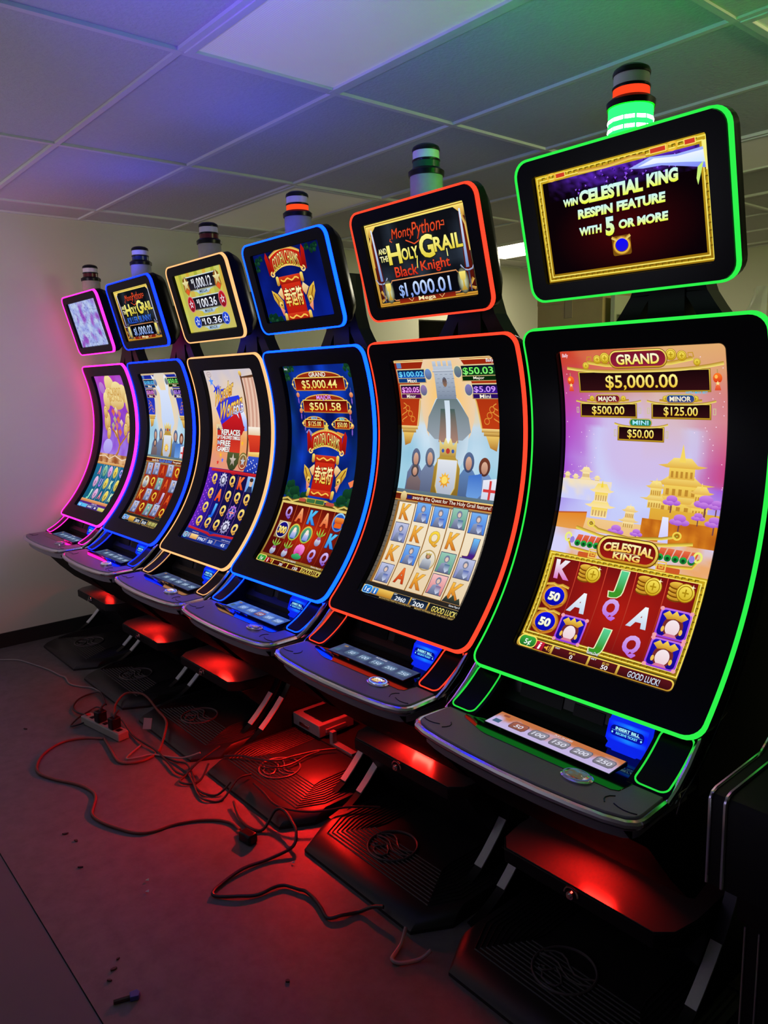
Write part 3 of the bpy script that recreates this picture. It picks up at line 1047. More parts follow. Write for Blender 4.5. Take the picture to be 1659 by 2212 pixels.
    # title roof
    A.line([(15, 104.5), (32, 107.6), (50, 109), (70, 107.6), (88, 104.5)], 1.8, (250, 232, 100), (176, 130, 20))
    A.line([(24, 101), (30, 104), (50, 106.5), (70, 104), (79, 101.5)], 1.7, (246, 226, 96), (160, 112, 18))
    for u, v, s in ((24.6, 101, 1), (78.4, 101.4, -1)): A.ring(u, v, 2.2, 1.9, .9, (240, 214, 80)); A.ring(u, v, .9, .8, .6, (150, 120, 20))
    for k in range(5):
        for u in (16 + k * 4.3, 69 + k * 4.5):
            A.l -= 1.5; A.poly([(u + 1.6, 108.6), (u + 5.2, 108.6), (u + 4, 113), (u, 113)], (230, 110, 70), (206, 60, 40)); A.ell(u + 2, 113.8, 2.1, 1.9, (40, 176, 70), (14, 110, 40)); A.ell(u + 2, 114, 1.0, .9, (10, 70, 30))
    A.line([(11, 112), (14, 117), (32, 118.4), (50, 119), (72, 118.4), (90, 117), (93, 112)], 1.6, (250, 226, 80), (170, 110, 20))
    for u, s in ((11, 1), (92, -1)): A.ring(u, 111, 2.0, 2.4, 1.2, (236, 240, 120)); A.ell(u + 3 * s, 112.4, 1.6, 2, (150, 130, 220))
    A.rrect(20, 118.6, 32, 121.6, .8, (206, 90, 40)); A.rrect(70, 118.6, 84, 121.6, .8, (206, 90, 40))
    for u in (30, 73): A.frame(u - 3, 116, u + 3, 121.4, .8, (240, 200, 90)); A.frame(u - 1.4, 117.4, u + 1.4, 120, .7, (230, 180, 70))
    A.rrect(31.6, 106.4, 70.6, 121.4, 7.2, (110, 66, 10)); A.rrect(32.2, 107, 70, 120.8, 6.8, (252, 232, 110), (196, 140, 30)); A.rrect(33.6, 108.2, 68.6, 119.6, 5.6, (96, 10, 14), (160, 26, 20))
    A.text('CELESTIAL', 36, 109.6, 67.4, 114.4, (255, 250, 190), (246, 190, 60), out=(90, 30, 10), ow=.04, bold=.04, warp=lambda x: 2.4 * (x - .5) ** 2 * 2)
    A.line([(43, 115.4), (59, 115.2)], .3, (240, 220, 160))
    A.text('KING', 43, 115.6, 60, 119, (255, 246, 180), (244, 190, 60), out=(90, 30, 10), ow=.04, bold=.04)
    # bottom bar
    A.rect(0, 175.5, 100, 183, (70, 62, 20), (40, 24, 10)); A.rrect(0, 176.2, 99.4, 182.6, 2.6, (246, 214, 90), (190, 140, 40)); A.rrect(.8, 176.9, 98.6, 182, 2.2, (90, 20, 26), (60, 12, 18))
    A.rrect(.8, 174.6, 13.4, 182.2, 3.2, (250, 226, 100)); A.rrect(1.5, 175.3, 12.8, 181.6, 2.8, (60, 170, 60), (24, 110, 40)); A.text('5¢', 5, 177.2, 9.6, 180.4, (240, 255, 240))
    A.rect(13.6, 176.6, 19, 182, (206, 30, 60), (150, 16, 40)); A.text('i', 15.4, 177.2, 17, 181.2, (255, 255, 255), shear=.6)
    A.poly([(19.6, 178.8), (20.8, 178.8), (22, 177.6), (22, 181), (20.8, 179.8), (19.6, 179.8)], (240, 180, 60)); A.line([(22.6, 178), (23.2, 179.3), (22.6, 180.6)], .4, (240, 180, 60)); A.line([(23.4, 177.4), (24.2, 179.3), (23.4, 181.2)], .4, (240, 180, 60))
    for u in (25, 49.4, 67.6): A.rect(u - .7, 176.4, u + .7, 182.4, (246, 220, 100), (170, 120, 30))
    for u, t in ((26.4, 'CREDIT'), (50.6, 'BET')): A.text(t, u, 177.2, u + 3.4, 178, (240, 240, 240))
    A.text('$0.00', 36.4, 177.6, 40.4, 178.8, (240, 196, 80)); A.text('0', 37.6, 179.2, 39.4, 181.6, (255, 255, 255))
    A.text('$2.50', 58, 177.6, 62, 178.8, (240, 196, 80)); A.text('50', 58, 179.2, 62, 181.6, (255, 255, 255))
    A.text('Game Over', 46.4, 173.6, 54, 175.4, (236, 240, 245), out=(50, 50, 40))
    A.text('GOOD LUCK!', 74, 178, 92, 181.4, (235, 240, 250), (190, 200, 225), out=(40, 30, 40))
    return A


def art_celestial_top():
    A = Art()
    A.bg(0, 0, 100, 58, 24, 16, lambda u, v: mixc((70, 6, 8), (10, 2, 6), sqrt(((u - 52) / 46) ** 2 + ((v - 36) / 26) ** 2)))
    A.bg(8, 3, 96, 15, 40, 8, lambda u, v: mixc((10, 2, 10), (92, 40, 190), max(0, 1.05 - (v - 3 + (40 - u) * .08 if u < 40 else v - 3) / 11 + nz(u, v, .35) * .9) * min(1, u / 26)))
    A.up(); l = A.l; random.seed(5)
    for k in range(70):
        u = random.uniform(24, 93); v = random.uniform(5, 13); A.l = l + (k % 3); a = random.uniform(0, 6)
        A.poly([(u, v), (u + 1.6 * cos(a), v + 1.2 * sin(a)), (u + 1.2 * cos(a + 1), v + 1.4 * sin(a + 1))], random.choice([(120, 60, 226), (60, 20, 130), (150, 90, 240), (40, 10, 90)]))
    A.l = l + 4
    gold_frame(A, 0, 0, 100, 58, 4.4)
    for u, w_ in ((13, 7), (70, 9), (88, 6)): A.rrect(u, .6, u + w_, 3.6, .8, (206, 60, 40)); A.frame(u, .6, u + w_, 3.6, .5, (250, 220, 100))
    for u in (9, 80): A.ring(u + 2, 2.2, 2.6, 1.8, 1, (240, 190, 60))
    A.line([(28, 3), (45, 3.6), (60, 2.4), (68, 3.4)], 1.6, (250, 220, 100), (190, 120, 40))
    A.poly([(58, 7.6), (70, 4.6), (84, 6.2), (100, 5.6), (100, 15.6), (90, 13), (76, 9.6), (66, 9)], (170, 190, 255), (120, 130, 246)); A.poly([(63, 7.8), (72, 5.6), (84, 7.2), (100, 7), (100, 13), (88, 10.6), (74, 8.2)], (246, 250, 255), (200, 226, 255))
    A.poly([(94, 14), (97, 12), (95.4, 17), (93.6, 22), (93, 19)], (200, 240, 120)); A.poly([(97, 3), (100, 3), (100, 16), (98, 16)], (250, 240, 130))
    T = lambda t, a, b, c, d, o=.4: A.text(t, a, b, c, d, (200, 246, 255), (240, 250, 60), out=(20, 30, 30), ow=.03, bold=.055, shear=o)
    T('WIN', 16.4, 15, 26, 18.6); T('CELESTIAL', 27, 12.4, 65, 18.8); T('KING', 67.2, 11.8, 84, 17.8)
    T('RESPIN', 25, 21.6, 46.6, 26.2); T('FEATURE', 49, 21.6, 76.4, 26.2)
    T('WITH', 24.4, 31, 38.6, 35); T('5', 41, 28.2, 46.4, 37); T('OR MORE', 49, 30.8, 77, 35)
    A.rrect(44, 38.6, 55, 48.6, 1.2, (120, 80, 16)); A.ring(49.6, 43.6, 4.7, 4.1, 1.3, (250, 214, 80), (170, 100, 20)); A.line([(44, 39), (47, 40.6), (49.6, 39.6), (52, 40.6), (55, 39)], 1.4, (250, 226, 120), (190, 130, 40)); A.ell(49.6, 43.4, 3.7, 3.3, (16, 10, 250), (30, 20, 220))
    return A


def reel_knight(A, u, v, hw, hh, c, c2, metal=(150, 160, 190)):
    """symbol tile: plain heraldic shield and helm"""
    A.rect(u - hw, v - hh, u + hw, v + hh, (70, 70, 100)); A.rect(u - hw + .5, v - hh + .5, u + hw - .5, v + hh - .5, c, c2)
    A.ell(u, v - hh * .38, hw * .34, hh * .36, mixc(metal, (40, 44, 70), .3)); A.ell(u, v - hh * .34, hw * .2, hh * .22, (226, 196, 180))
    A.poly([(u - hw * .75, v + hh - .5), (u - hw * .5, v + hh * .1), (u, v - hh * .05), (u + hw * .5, v + hh * .1), (u + hw * .75, v + hh - .5)], metal, mixc(metal, (50, 56, 90), .5))
    A.poly([(u - hw * .05, v + hh * .1), (u + hw * .62, v + hh * .1), (u + hw * .58, v + hh * .65), (u + hw * .28, v + hh * .9), (u, v + hh * .6)], mixc(c2, (40, 70, 160), .5), (210, 220, 240))


def shieldfig(A, u, v, w, h, cloth, helm, skin=(220, 176, 150), crown=False):
    """row of standing armour: helm over a mantle, no portrait"""
    A.poly([(u - w * .5, v + h), (u - w * .46, v + h * .45), (u - w * .22, v + h * .3), (u + w * .22, v + h * .3), (u + w * .46, v + h * .45), (u + w * .5, v + h)], cloth, mixc(cloth, (40, 44, 70), .55))
    A.ell(u, v + h * .17, w * .26, h * .18, helm, mixc(helm, (30, 30, 50), .5)); A.ell(u, v + h * .19, w * .15, h * .12, skin, mixc(skin, (150, 90, 70), .6))
    if crown: A.poly([(u - w * .28, v + h * .08), (u - w * .3, v - h * .08), (u - w * .12, v - h * .01), (u, v - h * .1), (u + w * .12, v - h * .01), (u + w * .3, v - h * .08), (u + w * .28, v + h * .08)], (240, 226, 150), (180, 150, 70))


def art_grail(kind):
    red = kind == 'red'
    A = Art()
    dk = (150, 36, 14) if red else (24, 36, 150); dk2 = (190, 60, 20) if red else (40, 60, 200)

    def bgf(u, v):
        n = nz(u, v, .05, 3)
        c = stops(v, [(0, (226, 190, 140)), (30, (206, 196, 190)), (60, (150, 196, 220)), (104, (120, 190, 214))])
        return mixc(mixc(c, (250, 200, 110) if v < 48 else (196, 220, 240), .55 * max(0, 1 - abs(abs(u - 50) - 24) / 16)), (240, 246, 255), .25 + n * .3)
    A.bg(0, 0, 100, 104, 24, 30, bgf)
    for sg in (0, 1):
        X = lambda u: u if sg == 0 else 100 - u
        A.poly([(X(0), 0), (X(46), 0), (X(36), 6), (X(28), 16), (X(22), 30), (X(18), 49), (X(0), 49)], dk, dk2)
        A.line([(X(46), 1), (X(36), 7), (X(28), 17), (X(22), 31), (X(18), 49)], 1.6, (250, 214, 140), (200, 150, 60))
        for k in range(3): A.line([(X(4 + 3 * sin(a * .7 + k)), 32 + k * 5 + a * .9) for a in range(6)], .7, (226, 150, 60)); A.ring(X(8 + k * 2.5), 36 + k * 4, 2.2, 2, .6, (220, 140, 50))
        A.rect(min(X(0), X(18)), 49, max(X(0), X(18)), 51.6, (250, 220, 140), (180, 130, 50)); A.rect(min(X(1), X(16)), 51.6, max(X(1), X(16)), 54, (226, 186, 100), (160, 110, 40))
        A.poly([(X(2), 54), (X(14), 54), (X(10), 62), (X(4), 64)], (236, 196, 100), (170, 110, 40))
    A.frame(0, 0, 100, 2, .8, (246, 214, 140))
    if red:   # tall grey column of light instead of the pictured figure
        A.glow(50, 30, 27, 40, (255, 196, 70), (236, 206, 170))
        A.glow(50, 54, 20, 30, (150, 180, 200), (200, 220, 235))
        for k in range(4): A.l -= .8; A.rect(40.5 + k * 5.2, 2, 44 + k * 5.2, 7, (196, 206, 220), (160, 172, 190))
        A.rect(40.5, 5.6, 59.6, 30, (190, 200, 214), (118, 132, 154)); A.rect(39.4, 8.4, 60.6, 9.8, (214, 222, 232), (130, 140, 160)); A.ell(50, 17, 2.2, 3.4, (60, 66, 84), (150, 110, 80))
        A.up(); l0 = A.l
        for k in range(6):
            for q in range(4): A.l = l0; A.rect(41.5 + q * 4.8 + (k % 2) * 1.6, 11.4 + k * 3, 44 + q * 4.8 + (k % 2) * 1.6, 11.7 + k * 3, (120, 130, 150))
        A.l = l0 + 1
        A.poly([(28, 52), (30, 42), (36, 34), (40, 29), (60, 29), (64, 34), (70, 42), (72, 52), (64, 58), (36, 58)], (104, 122, 126), (150, 160, 170)); A.poly([(43, 36), (57, 36), (60, 60), (40, 60)], (70, 96, 92), (170, 130, 116)); A.poly([(47.4, 30), (52.6, 30), (52, 64), (48, 64)], (206, 222, 236), (236, 244, 255))
    else:     # two tall white beams
        A.glow(50, 40, 30, 44, (255, 220, 130), (220, 210, 200))
        A.poly([(27, 2), (31, 3), (44, 20), (57, 20), (60, 4), (64, 2), (66, 14), (62, 24), (68, 58), (58, 70), (40, 70), (34, 52), (38, 24), (30, 14)], (226, 232, 250), (190, 210, 244))
    # armour row
    figs = [(17, 66, 18, 40, (110, 124, 160), (100, 110, 140)), (32, 65, 19, 40, (120, 134, 166), (110, 124, 150)), (71, 66, 20, 40, (96, 130, 180), (90, 110, 150)), (86, 69, 20, 36, (120, 150, 200), (120, 60, 40)), (17, 78, 16, 26, (130, 110, 110), (90, 80, 80))]
    for f in figs: shieldfig(A, *f)
    A.poly([(72, 82), (84, 80), (86, 94), (78, 102), (72, 96)], (60, 110, 200), (120, 170, 230)); A.poly([(86, 84), (100, 82), (100, 100), (92, 104), (86, 98)], (236, 236, 246), (190, 200, 226))
    A.rect(92, 84, 94, 102, (214, 60, 60)); A.rect(87, 90, 100, 92, (214, 60, 60))
    A.poly([(36, 103), (37, 78), (42, 70), (58, 70), (63, 78), (64, 103)], (186, 150, 60), (120, 90, 30)); A.poly([(40, 72), (60, 72), (60, 92), (56, 99), (50, 103), (44, 99), (40, 92)], (226, 230, 238), (160, 170, 190)); A.line([(40, 72), (60, 72), (60, 92), (56, 99), (50, 103), (44, 99), (40, 92), (40, 72)], 1, (240, 214, 120), (150, 110, 40))
    A.poly([(42, 70), (41, 58), (45, 62), (47.4, 56.6), (50, 61), (52.6, 56.6), (55, 62), (59, 58), (58, 70)], (246, 230, 150), (180, 140, 60)); A.ell(50, 66, 2, 2, (190, 60, 50)); A.ell(45, 66, 1.4, 1.4, (60, 90, 170)); A.ell(55, 66, 1.4, 1.4, (60, 90, 170))
    A.star(49, 87, 6, (250, 196, 70), 10, .6, 0, (220, 140, 40)); A.ell(49, 87, 3, 2.7, (250, 220, 110))
    A.rect(0, 97, 100, 104, (100, 120, 130), (70, 90, 110)); A.l -= 1
    A.up()
    # prize boxes
    J = [((2, 7.5, 31, 13.4), '$100.02', 'Maxi', (20, 90, 190), (90, 210, 250)), ((68, 6, 98, 12.8), '$50.03', 'Major', (10, 60, 16), (110, 240, 90)),
         ((3, 19, 24, 25), '$20.05', 'Minor', (120, 20, 120), (250, 150, 250)), ((76, 19, 98, 25), '$5.09', 'Mini', (60, 20, 150), (200, 140, 255))]
    for (a, b, c, d), t, n, c1, c2 in J:
        A.rect(a - .8, b - .8, c + .8, d + 3.9, (226, 206, 150), (190, 160, 100)); A.rect(a, b, c, d, (12, 16, 40), c1); A.text(t, a + 1.2, b + 1.2, c - 1.4, d - 1, c2, mixc(c2, (255, 255, 255), .2))
        A.rect(a, d + .5, c, d + 3.4, mixc(c1, (0, 0, 0), .35)); A.text(n, (a + c) / 2 - 5, d + .8, (a + c) / 2 + 5, d + 3.2, (250, 240, 220))
        uu = c + 3.6 if a < 50 else a - 3.6
        A.ell(uu, (b + d) / 2 + .6, 4.2, 4.6, (226, 214, 170)); A.ell(uu, (b + d) / 2 + .6, 3.5, 3.9, mixc(c1, (180, 190, 220), .6), (90, 100, 130))
    # banner
    A.rect(0, 99.6, 100, 106, (90, 26, 12), (130, 40, 16)); A.rect(0, 99.6, 100, 100.6, (246, 206, 120)); A.rect(0, 105, 100, 106, (226, 176, 90), (150, 90, 40))
    if red:
        A.ell(9, 102.6, 3.4, 4, (240, 220, 160), (180, 140, 80)); A.rect(13, 101.4, 18, 104, (30, 40, 110)); A.text('awards the Quest for The Holy Grail feature!', 19, 101, 97, 104.6, (250, 244, 226), bold=.005)
    else:
        A.text('awards the', 16, 101.2, 34, 104.4, (240, 230, 210)); A.text('KILLER BUNNY', 36, 101, 70, 104.4, (90, 150, 255), out=(16, 20, 70)); A.text('free games!', 72, 101.2, 92, 104.4, (240, 230, 210))
    # reels
    A.rect(0, 106, 100, 175, (120, 112, 100), (84, 78, 70)); A.up(); l = A.l
    for k in range(17):
        A.l = l; A.rect(0, 106 + k * 4.1, 3.2, 106.4 + k * 4.1, (60, 56, 50)); A.l = l; A.rect(97, 108 + k * 4.1, 100, 108.4 + k * 4.1, (60, 56, 50))
    A.l = l + 1
    rc, rc2 = ((244, 232, 206), (232, 208, 170)) if red else ((170, 40, 24), (130, 26, 20))
    A.rect(3.4, 106.6, 97, 172, (150, 100, 40)); 
    cu = (14.6, 33, 51.4, 69.8, 88.2)
    for u in cu: A.l -= .8; A.rect(u - 8.7, 107, u + 8.7, 171.6, rc, rc2)
    A.up()
    B, G_, S_ = ((120, 176, 240), (60, 120, 220)), ((150, 200, 180), (90, 150, 130)), ((190, 196, 226), (120, 130, 190))
    R_ = ((244, 190, 190), (214, 120, 120))
    g = [['K', B, B, G_, B], [S_, 'K', 'Q', 'K', 'J'], ['K', B, 'O', G_, S_], [S_, 'A', 'K', R_, 'K']] if red else [[S_, S_, 'A', S_, 'Q'], ['O', 'Q', G_, 'A', S_], ['K', S_, 'Q', 'J', 'A'], [S_, 'Q', G_, S_, 'Q']]
    lc = {'K': ((250, 190, 70), (206, 110, 30)), 'Q': ((250, 220, 70), (220, 150, 40)), 'J': ((110, 190, 250), (70, 30, 130)), 'A': ((246, 120, 50), (190, 50, 20))}
    if not red: lc['J'] = ((220, 200, 230), (150, 130, 190))
    vs = (112.8, 129, 145.2, 161.6)
    for r in range(4):
        for k in range(5):
            s_, u, v = g[r][k], cu[k], vs[r] + (1.2 if (k % 2 == 0) else 0)
            if s_ == 'O':
                A.ell(u, v, 8.4, 8, (190, 160, 100)); A.ell(u, v, 7.4, 7, (240, 232, 214), (200, 190, 170)); shieldfig(A, u, v - 5, 10, 11.5, (200, 206, 214), (140, 116, 70), (214, 160, 130), True)
            elif isinstance(s_, str): letter(A, s_, u, v, 10.5, 11.6, *lc[s_], .8, (110, 60, 20) if red else (90, 16, 8), .015, .03)
            else: reel_knight(A, u, v, 7.6, 7.6, *s_)
    A.poly([(80, 171.6), (82, 167), (85, 169.4), (88, 165.6), (91, 169.4), (94, 167), (97, 171.6)], (70, 80, 60), (40, 40, 40))
    # bottom
    A.rect(0, 172, 100, 183, (44, 40, 36), (10, 10, 14)); A.rect(0, 175.2, 100, 181.4, (226, 186, 110), (150, 110, 50)); A.rect(.4, 175.8, 99.6, 180.8, (240, 196, 90), (190, 130, 40))
    A.rrect(.4, 175, 11, 181.6, 2.4, (150, 210, 250)); A.rrect(1, 175.6, 10.4, 181, 2, (40, 140, 226), (20, 80, 170)); A.text('1¢', 3, 176.6, 8.4, 180, (235, 245, 255)); A.rect(11.6, 175.8, 17.4, 180.8, (50, 150, 230), (26, 90, 180)); A.text('i', 13.8, 176.4, 15.2, 180.2, (255, 255, 255))
    for a, b, t in ((34, 52, '2960' if red else '2875'), (53.4, 70, '200' if red else '50')):
        A.rect(a, 175.4, b, 181, (10, 20, 40), (40, 60, 90)); A.text(t, (a + b) / 2 - 5.4, 177.4, (a + b) / 2 + 5.4, 180.6, (245, 250, 255)); A.text('CREDIT' if a < 50 else 'BET', a + .6, 175.8, a + 4, 176.8, (220, 226, 236))
    A.rect(71.4, 175.4, 99.6, 181.2, (20, 24, 30), (44, 44, 40))
    if red: A.text('GOOD LUCK!', 75, 176.6, 98.6, 180.6, (250, 240, 140), (230, 200, 80), out=(20, 20, 10)); A.text('Game Pays 0', 88, 172.6, 98, 174.4, (220, 224, 230))
    else:
        for k in range(3): A.rect(73 + k * 8.6, 176, 80.6 + k * 8.6, 180.6, (196, 190, 110), (160, 150, 80))
    A.text('MONTY PYTHON AND THE HOLY GRAIL', 60, 181.6, 98, 182.6, (226, 190, 110)); A.text('MALFUNCTION VOIDS ALL PAYS AND PLAYS', 22, 181.6, 56, 182.4, (226, 190, 110))
    A.text('Bally', 92, 1.6, 98.6, 4.6, (236, 236, 240), shear=.4); A.rrect(3, 2, 8, 6, .6, (90, 130, 190))
    return A


def art_grail_top(kind):
    red = kind == 'red'; A = Art()
    A.bg(0, 0, 100, 58, 20, 14, lambda u, v: mixc((14, 16, 22), (54, 66, 82), max(0, .45 + nz(u, v, .06, 9) * .9 - abs(v - 32) / 50)))
    for sg in (0, 1):
        X = lambda u: u if sg == 0 else 100 - u
        A.poly([(X(3), 6), (X(7.5), 6), (X(10), 44), (X(10), 54), (X(3), 54)], (110, 30, 16), (70, 16, 10))
        A.line([(X(3), 4), (X(5), 9), (X(3), 14), (X(2.4), 30)], 2, (240, 206, 110), (170, 110, 40)); A.line([(X(3), 54), (X(8), 52), (X(4), 47)], 2.4, (226, 180, 80), (150, 90, 30)); A.poly([(X(2), 2), (X(12), 2), (X(3), 9)], (246, 212, 110), (200, 140, 50))
    A.frame(0, 0, 100, 58, 2.4, (250, 226, 110), (206, 150, 50)); A.frame(.8, .8, 99.2, 57.2, .5, (150, 96, 30))
    for sg in (0, 1):
        X = lambda u: u if sg == 0 else 100 - u
        A.poly([(X(5.6), 4), (X(7), 4), (X(8.6), 40), (X(6), 40)], (220, 235, 255), (110, 140, 200)); A.line([(X(1), 38), (X(3.4), 41.2), (X(7), 42), (X(10.6), 41.2), (X(13.4), 38)], 1.1, (190, 200, 230), (90, 100, 140)); A.poly([(X(6.2), 42), (X(7.8), 42), (X(7.4), 55), (X(6.6), 55)], (60, 60, 90), (100, 100, 130))
    r1 = (236, 84, 44)
    A.text('Monty', 27, 6.6, 49, 15.4, r1, (214, 60, 30), out=(60, 10, 10), ow=.03, bold=.0, shear=2.2); A.text('Python', 48, 5.4, 75, 16.4, r1, (214, 60, 30), out=(60, 10, 10), ow=.03, bold=.0, shear=2.2)
    A.line([(26, 15), (24, 14), (25, 12.6)], .8, r1); A.line([(75, 11), (78.5, 11.4), (78.6, 8.6), (76.4, 9)], .8, r1); A.line([(40, 15.6), (48, 19), (56, 16.6)], .8, r1)
    y1, y2 = (255, 248, 140), (226, 206, 60)
    A.text('AND', 9.6, 17.8, 18.4, 21.6, (255, 250, 200), y1, bold=.02); A.text('THE', 10, 23, 19.4, 27, (255, 250, 200), y1, bold=.02)
    K = dict(out=(30, 30, 10), ow=.03, bold=.03)
    A.text('H', 19, 16.6, 33, 29.4, y1, y2, **K); A.text('OLY', 33.4, 20.4, 50, 28, y1, y2, **K); A.text('G', 52, 14.6, 66, 29, y1, y2, **K); A.text('RAIL', 66, 17.6, 92, 26.6, y1, y2, **K)
    A.line([(48.6, 27), (47.4, 31), (46.8, 35)], .9, y1, y2); A.line([(77, 26), (77, 31)], .8, y1)
    if red: A.text('Black', 23, 31.8, 46.6, 38.8, (236, 80, 44), (200, 40, 26), out=(40, 6, 6), ow=.02); A.text('Knight', 50, 31, 78, 39.4, (236, 80, 44), (200, 40, 26), out=(40, 6, 6), ow=.02)
    else: A.text('KILLER BUNNY', 17, 31.6, 82, 38.4, (70, 130, 240), (40, 80, 200), out=(6, 10, 50), ow=.03)
    A.line([(16, 43), (18, 40.6), (82, 40.6), (84, 43), (86, 52), (82, 54.6), (18, 54.6), (15, 52)], .7, (226, 150, 90)); A.rrect(18, 41.4, 82, 53.6, 1, (8, 8, 14))
    A.text('$', 23.6, 44.4, 29, 52, (170, 200, 255), (130, 160, 226)); A.text('1,000.01' if red else '1,000.02', 30, 43.2, 75, 52.6, (206, 226, 255), (120, 150, 226))
    for u in (13, 87): A.glow(u, 48, 5, 8.4, (230, 236, 190), (50, 50, 40)); A.poly([(u - 3, 42), (u + 3, 42), (u + 2.4, 46.4), (u + .8, 48), (u + .8, 51), (u + 2.6, 54), (u - 2.6, 54), (u - .8, 51), (u - .8, 48), (u - 2.4, 46.4)], (250, 232, 120), (180, 140, 40))
    A.rect(22, 54, 78, 57, (110, 26, 14), (150, 40, 20)); A.text('Mega', 42, 53.8, 59, 57.4, (250, 236, 180)); 
    for u, s in ((32, 1), (68, -1)): A.line([(u, 54.2), (u + 3 * s, 56.4), (u + 5 * s, 54.4)], .5, (236, 190, 120))
    return A


def carp(A, u, v, s, fl):
    X = lambda a: u + a * s * fl
    A.poly([(X(-.2), v - .55 * s), (X(.5), v - 1.0 * s), (X(.9), v - .5 * s), (X(.45), v + .1 * s)], (246, 226, 170), (220, 150, 70))
    A.poly([(X(-1.1), v - .9 * s), (X(-.3), v - .5 * s), (X(.35), v + .2 * s), (X(.2), v + 1.0 * s), (X(-.5), v + .6 * s), (X(-1), v - .1 * s)], (236, 196, 70), (170, 110, 30)); A.ell(X(-.1), v + .5 * s, .3 * s, .3 * s, (250, 226, 120), (200, 140, 40)); A.ell(X(-.02), v + .5 * s, .1 * s, .1 * s, (40, 20, 10))
    A.poly([(X(-.4), v + .6 * s), (X(-.1), v + 1.5 * s), (X(.3), v + 1.0 * s)], (246, 170, 130), (220, 110, 80)); A.line([(X(-.9), v - .6 * s), (X(-.4), v + .1 * s), (X(-.5), v + .6 * s)], .12 * s, (130, 70, 20))


def charms_logo(A, u, v, s):
    """ribbon, scroll and gold carp; v is the middle, s the half width"""
    carp(A, u - s * .78, v + s * .35, s * .36, 1); carp(A, u + s * .84, v + s * .30, s * .36, -1)
    A.rect(u - s * .56, v - s * .2, u + s * .56, v + s * .95, (176, 26, 14)); A.rect(u - s * .5, v - s * .2, u + s * .5, v + s * .95, (206, 44, 22), (180, 24, 14))
    for y in (-.22, .95):
        A.rrect(u - s * .64, v + s * (y - .12), u + s * .64, v + s * (y + .12), s * .1, (214, 60, 30), (150, 20, 10))
        for q in (-1, 1): A.rrect(u + q * s * .68 - s * .08, v + s * (y - .15), u + q * s * .68 + s * .08, v + s * (y + .15), s * .06, (250, 226, 110), (170, 110, 30))
        A.line([(u + s * a, v + s * (y + .04 * sin(a * 14))) for a in [k * .1 - .5 for k in range(11)]], s * .05, (246, 196, 80))
    A.text('幸运符', u - s * .50, v + s * .02, u + s * .50, v + s * .62, (255, 250, 190), (240, 200, 50), out=(100, 30, 6), ow=.03, bold=.02)
    # ribbon
    for q in (-1, 1):
        A.poly([(u + q * s * .95, v - s * 1.05), (u + q * s * 1.02, v - s * 1.16), (u + q * s * 1.12, v - s * 1.0), (u + q * s * 1.06, v - s * .42), (u + q * s * .78, v - s * .5)], (190, 24, 16), (130, 12, 10)); A.ring(u + q * s * .86, v - s * .46, s * .1, s * .07, s * .05, (250, 214, 130))
    n = 12; T_ = [(u + s * (.86 * (2 * k / n - 1)), v - s * (.98 + .20 * (1 - (2 * k / n - 1) ** 2))) for k in range(n + 1)]
    Bt = [(p[0], p[1] + s * .52) for p in reversed(T_)]
    A.poly(T_ + Bt, (214, 40, 20), (150, 16, 12)); A.line(T_, s * .07, (250, 214, 110), (190, 130, 40)); A.line(list(reversed(Bt)), s * .06, (246, 200, 100))
    A.text('GOLDEN CHARMS', u - s * .72, v - s * 1.0, u + s * .72, v - s * .60, (255, 250, 170), (206, 206, 50), out=(70, 20, 6), ow=.03, bold=.0, warp=lambda x: s * .20 * (2 * x - 1) ** 2 - s * .1)
    A.star(u, v - s * 1.28, s * .16, (226, 206, 90), 6, .5)


def charm_box(A, u0, v0, u1, v1, txt, lab, lc):
    A.ell((u0 + u1) / 2, v0 + .6, (u1 - u0) * .46, (v1 - v0) * .62, (170, 50, 20), (120, 30, 14), 1, pi, 2 * pi)
    A.line([((u0 + u1) / 2 + (u1 - u0) * .47 * cos(a), v0 + .6 + (v1 - v0) * .62 * sin(a)) for a in [pi + pi * k / 14 for k in range(15)]], .9, (250, 220, 110), (190, 130, 40))
    for q in (-1, 1):
        uu = u0 - 2.4 if q < 0 else u1 + 2.4
        A.ring(uu + 1.4 * -q, (v0 + v1) / 2, 3.2, (v1 - v0) * .42, 1.1, (246, 214, 100), (170, 110, 30)); A.ell(uu + q * 1.8, (v0 + v1) / 2, 1.4, 1.1, (250, 226, 120))
    A.rect(u0 - .8, v0 - .8, u1 + .8, v1 + .8, (250, 220, 100), (180, 120, 40)); A.rect(u0, v0, u1, v1, (90, 8, 6), (170, 30, 14))
    w_, h_ = u1 - u0, v1 - v0
    A.text(txt, u0 + w_ * .14, v0 + h_ * .17, u1 - w_ * .14, v1 - h_ * .15, (255, 252, 170), (236, 210, 70), bold=.01)
    A.text(lab, (u0 + u1) / 2 - w_ * .17, v0 - h_ * .5, (u0 + u1) / 2 + w_ * .17, v0 - h_ * .12, lc, mixc(lc, (255, 255, 255), .3), out=(50, 10, 20), ow=.03)


def sea(A, u0, v0, u1, v1, dark=1.0):
    A.bg(u0, v0, u1, v1, 22, 34, lambda u, v: tuple(x * dark for x in mixc(mixc((6, 20, 90), (16, 60, 190), .5 + nz(u, v * .5, .06, 2) * 1.2), (8, 40, 60), max(0, abs(u - 50) / 50 - .55) + nz(u, v, .1, 5) * .3)))


def bush(A, u, v, r, c=(20, 70, 40)):
    for k in range(7): A.l -= .5; A.ell(u + r * cos(k * 2.4) * .7, v + r * sin(k * 1.7) * .5, r * .5, r * .45, mixc(c, (60, 130, 70), (k % 3) * .2), mixc(c, (4, 20, 20), .5))
    A.up()


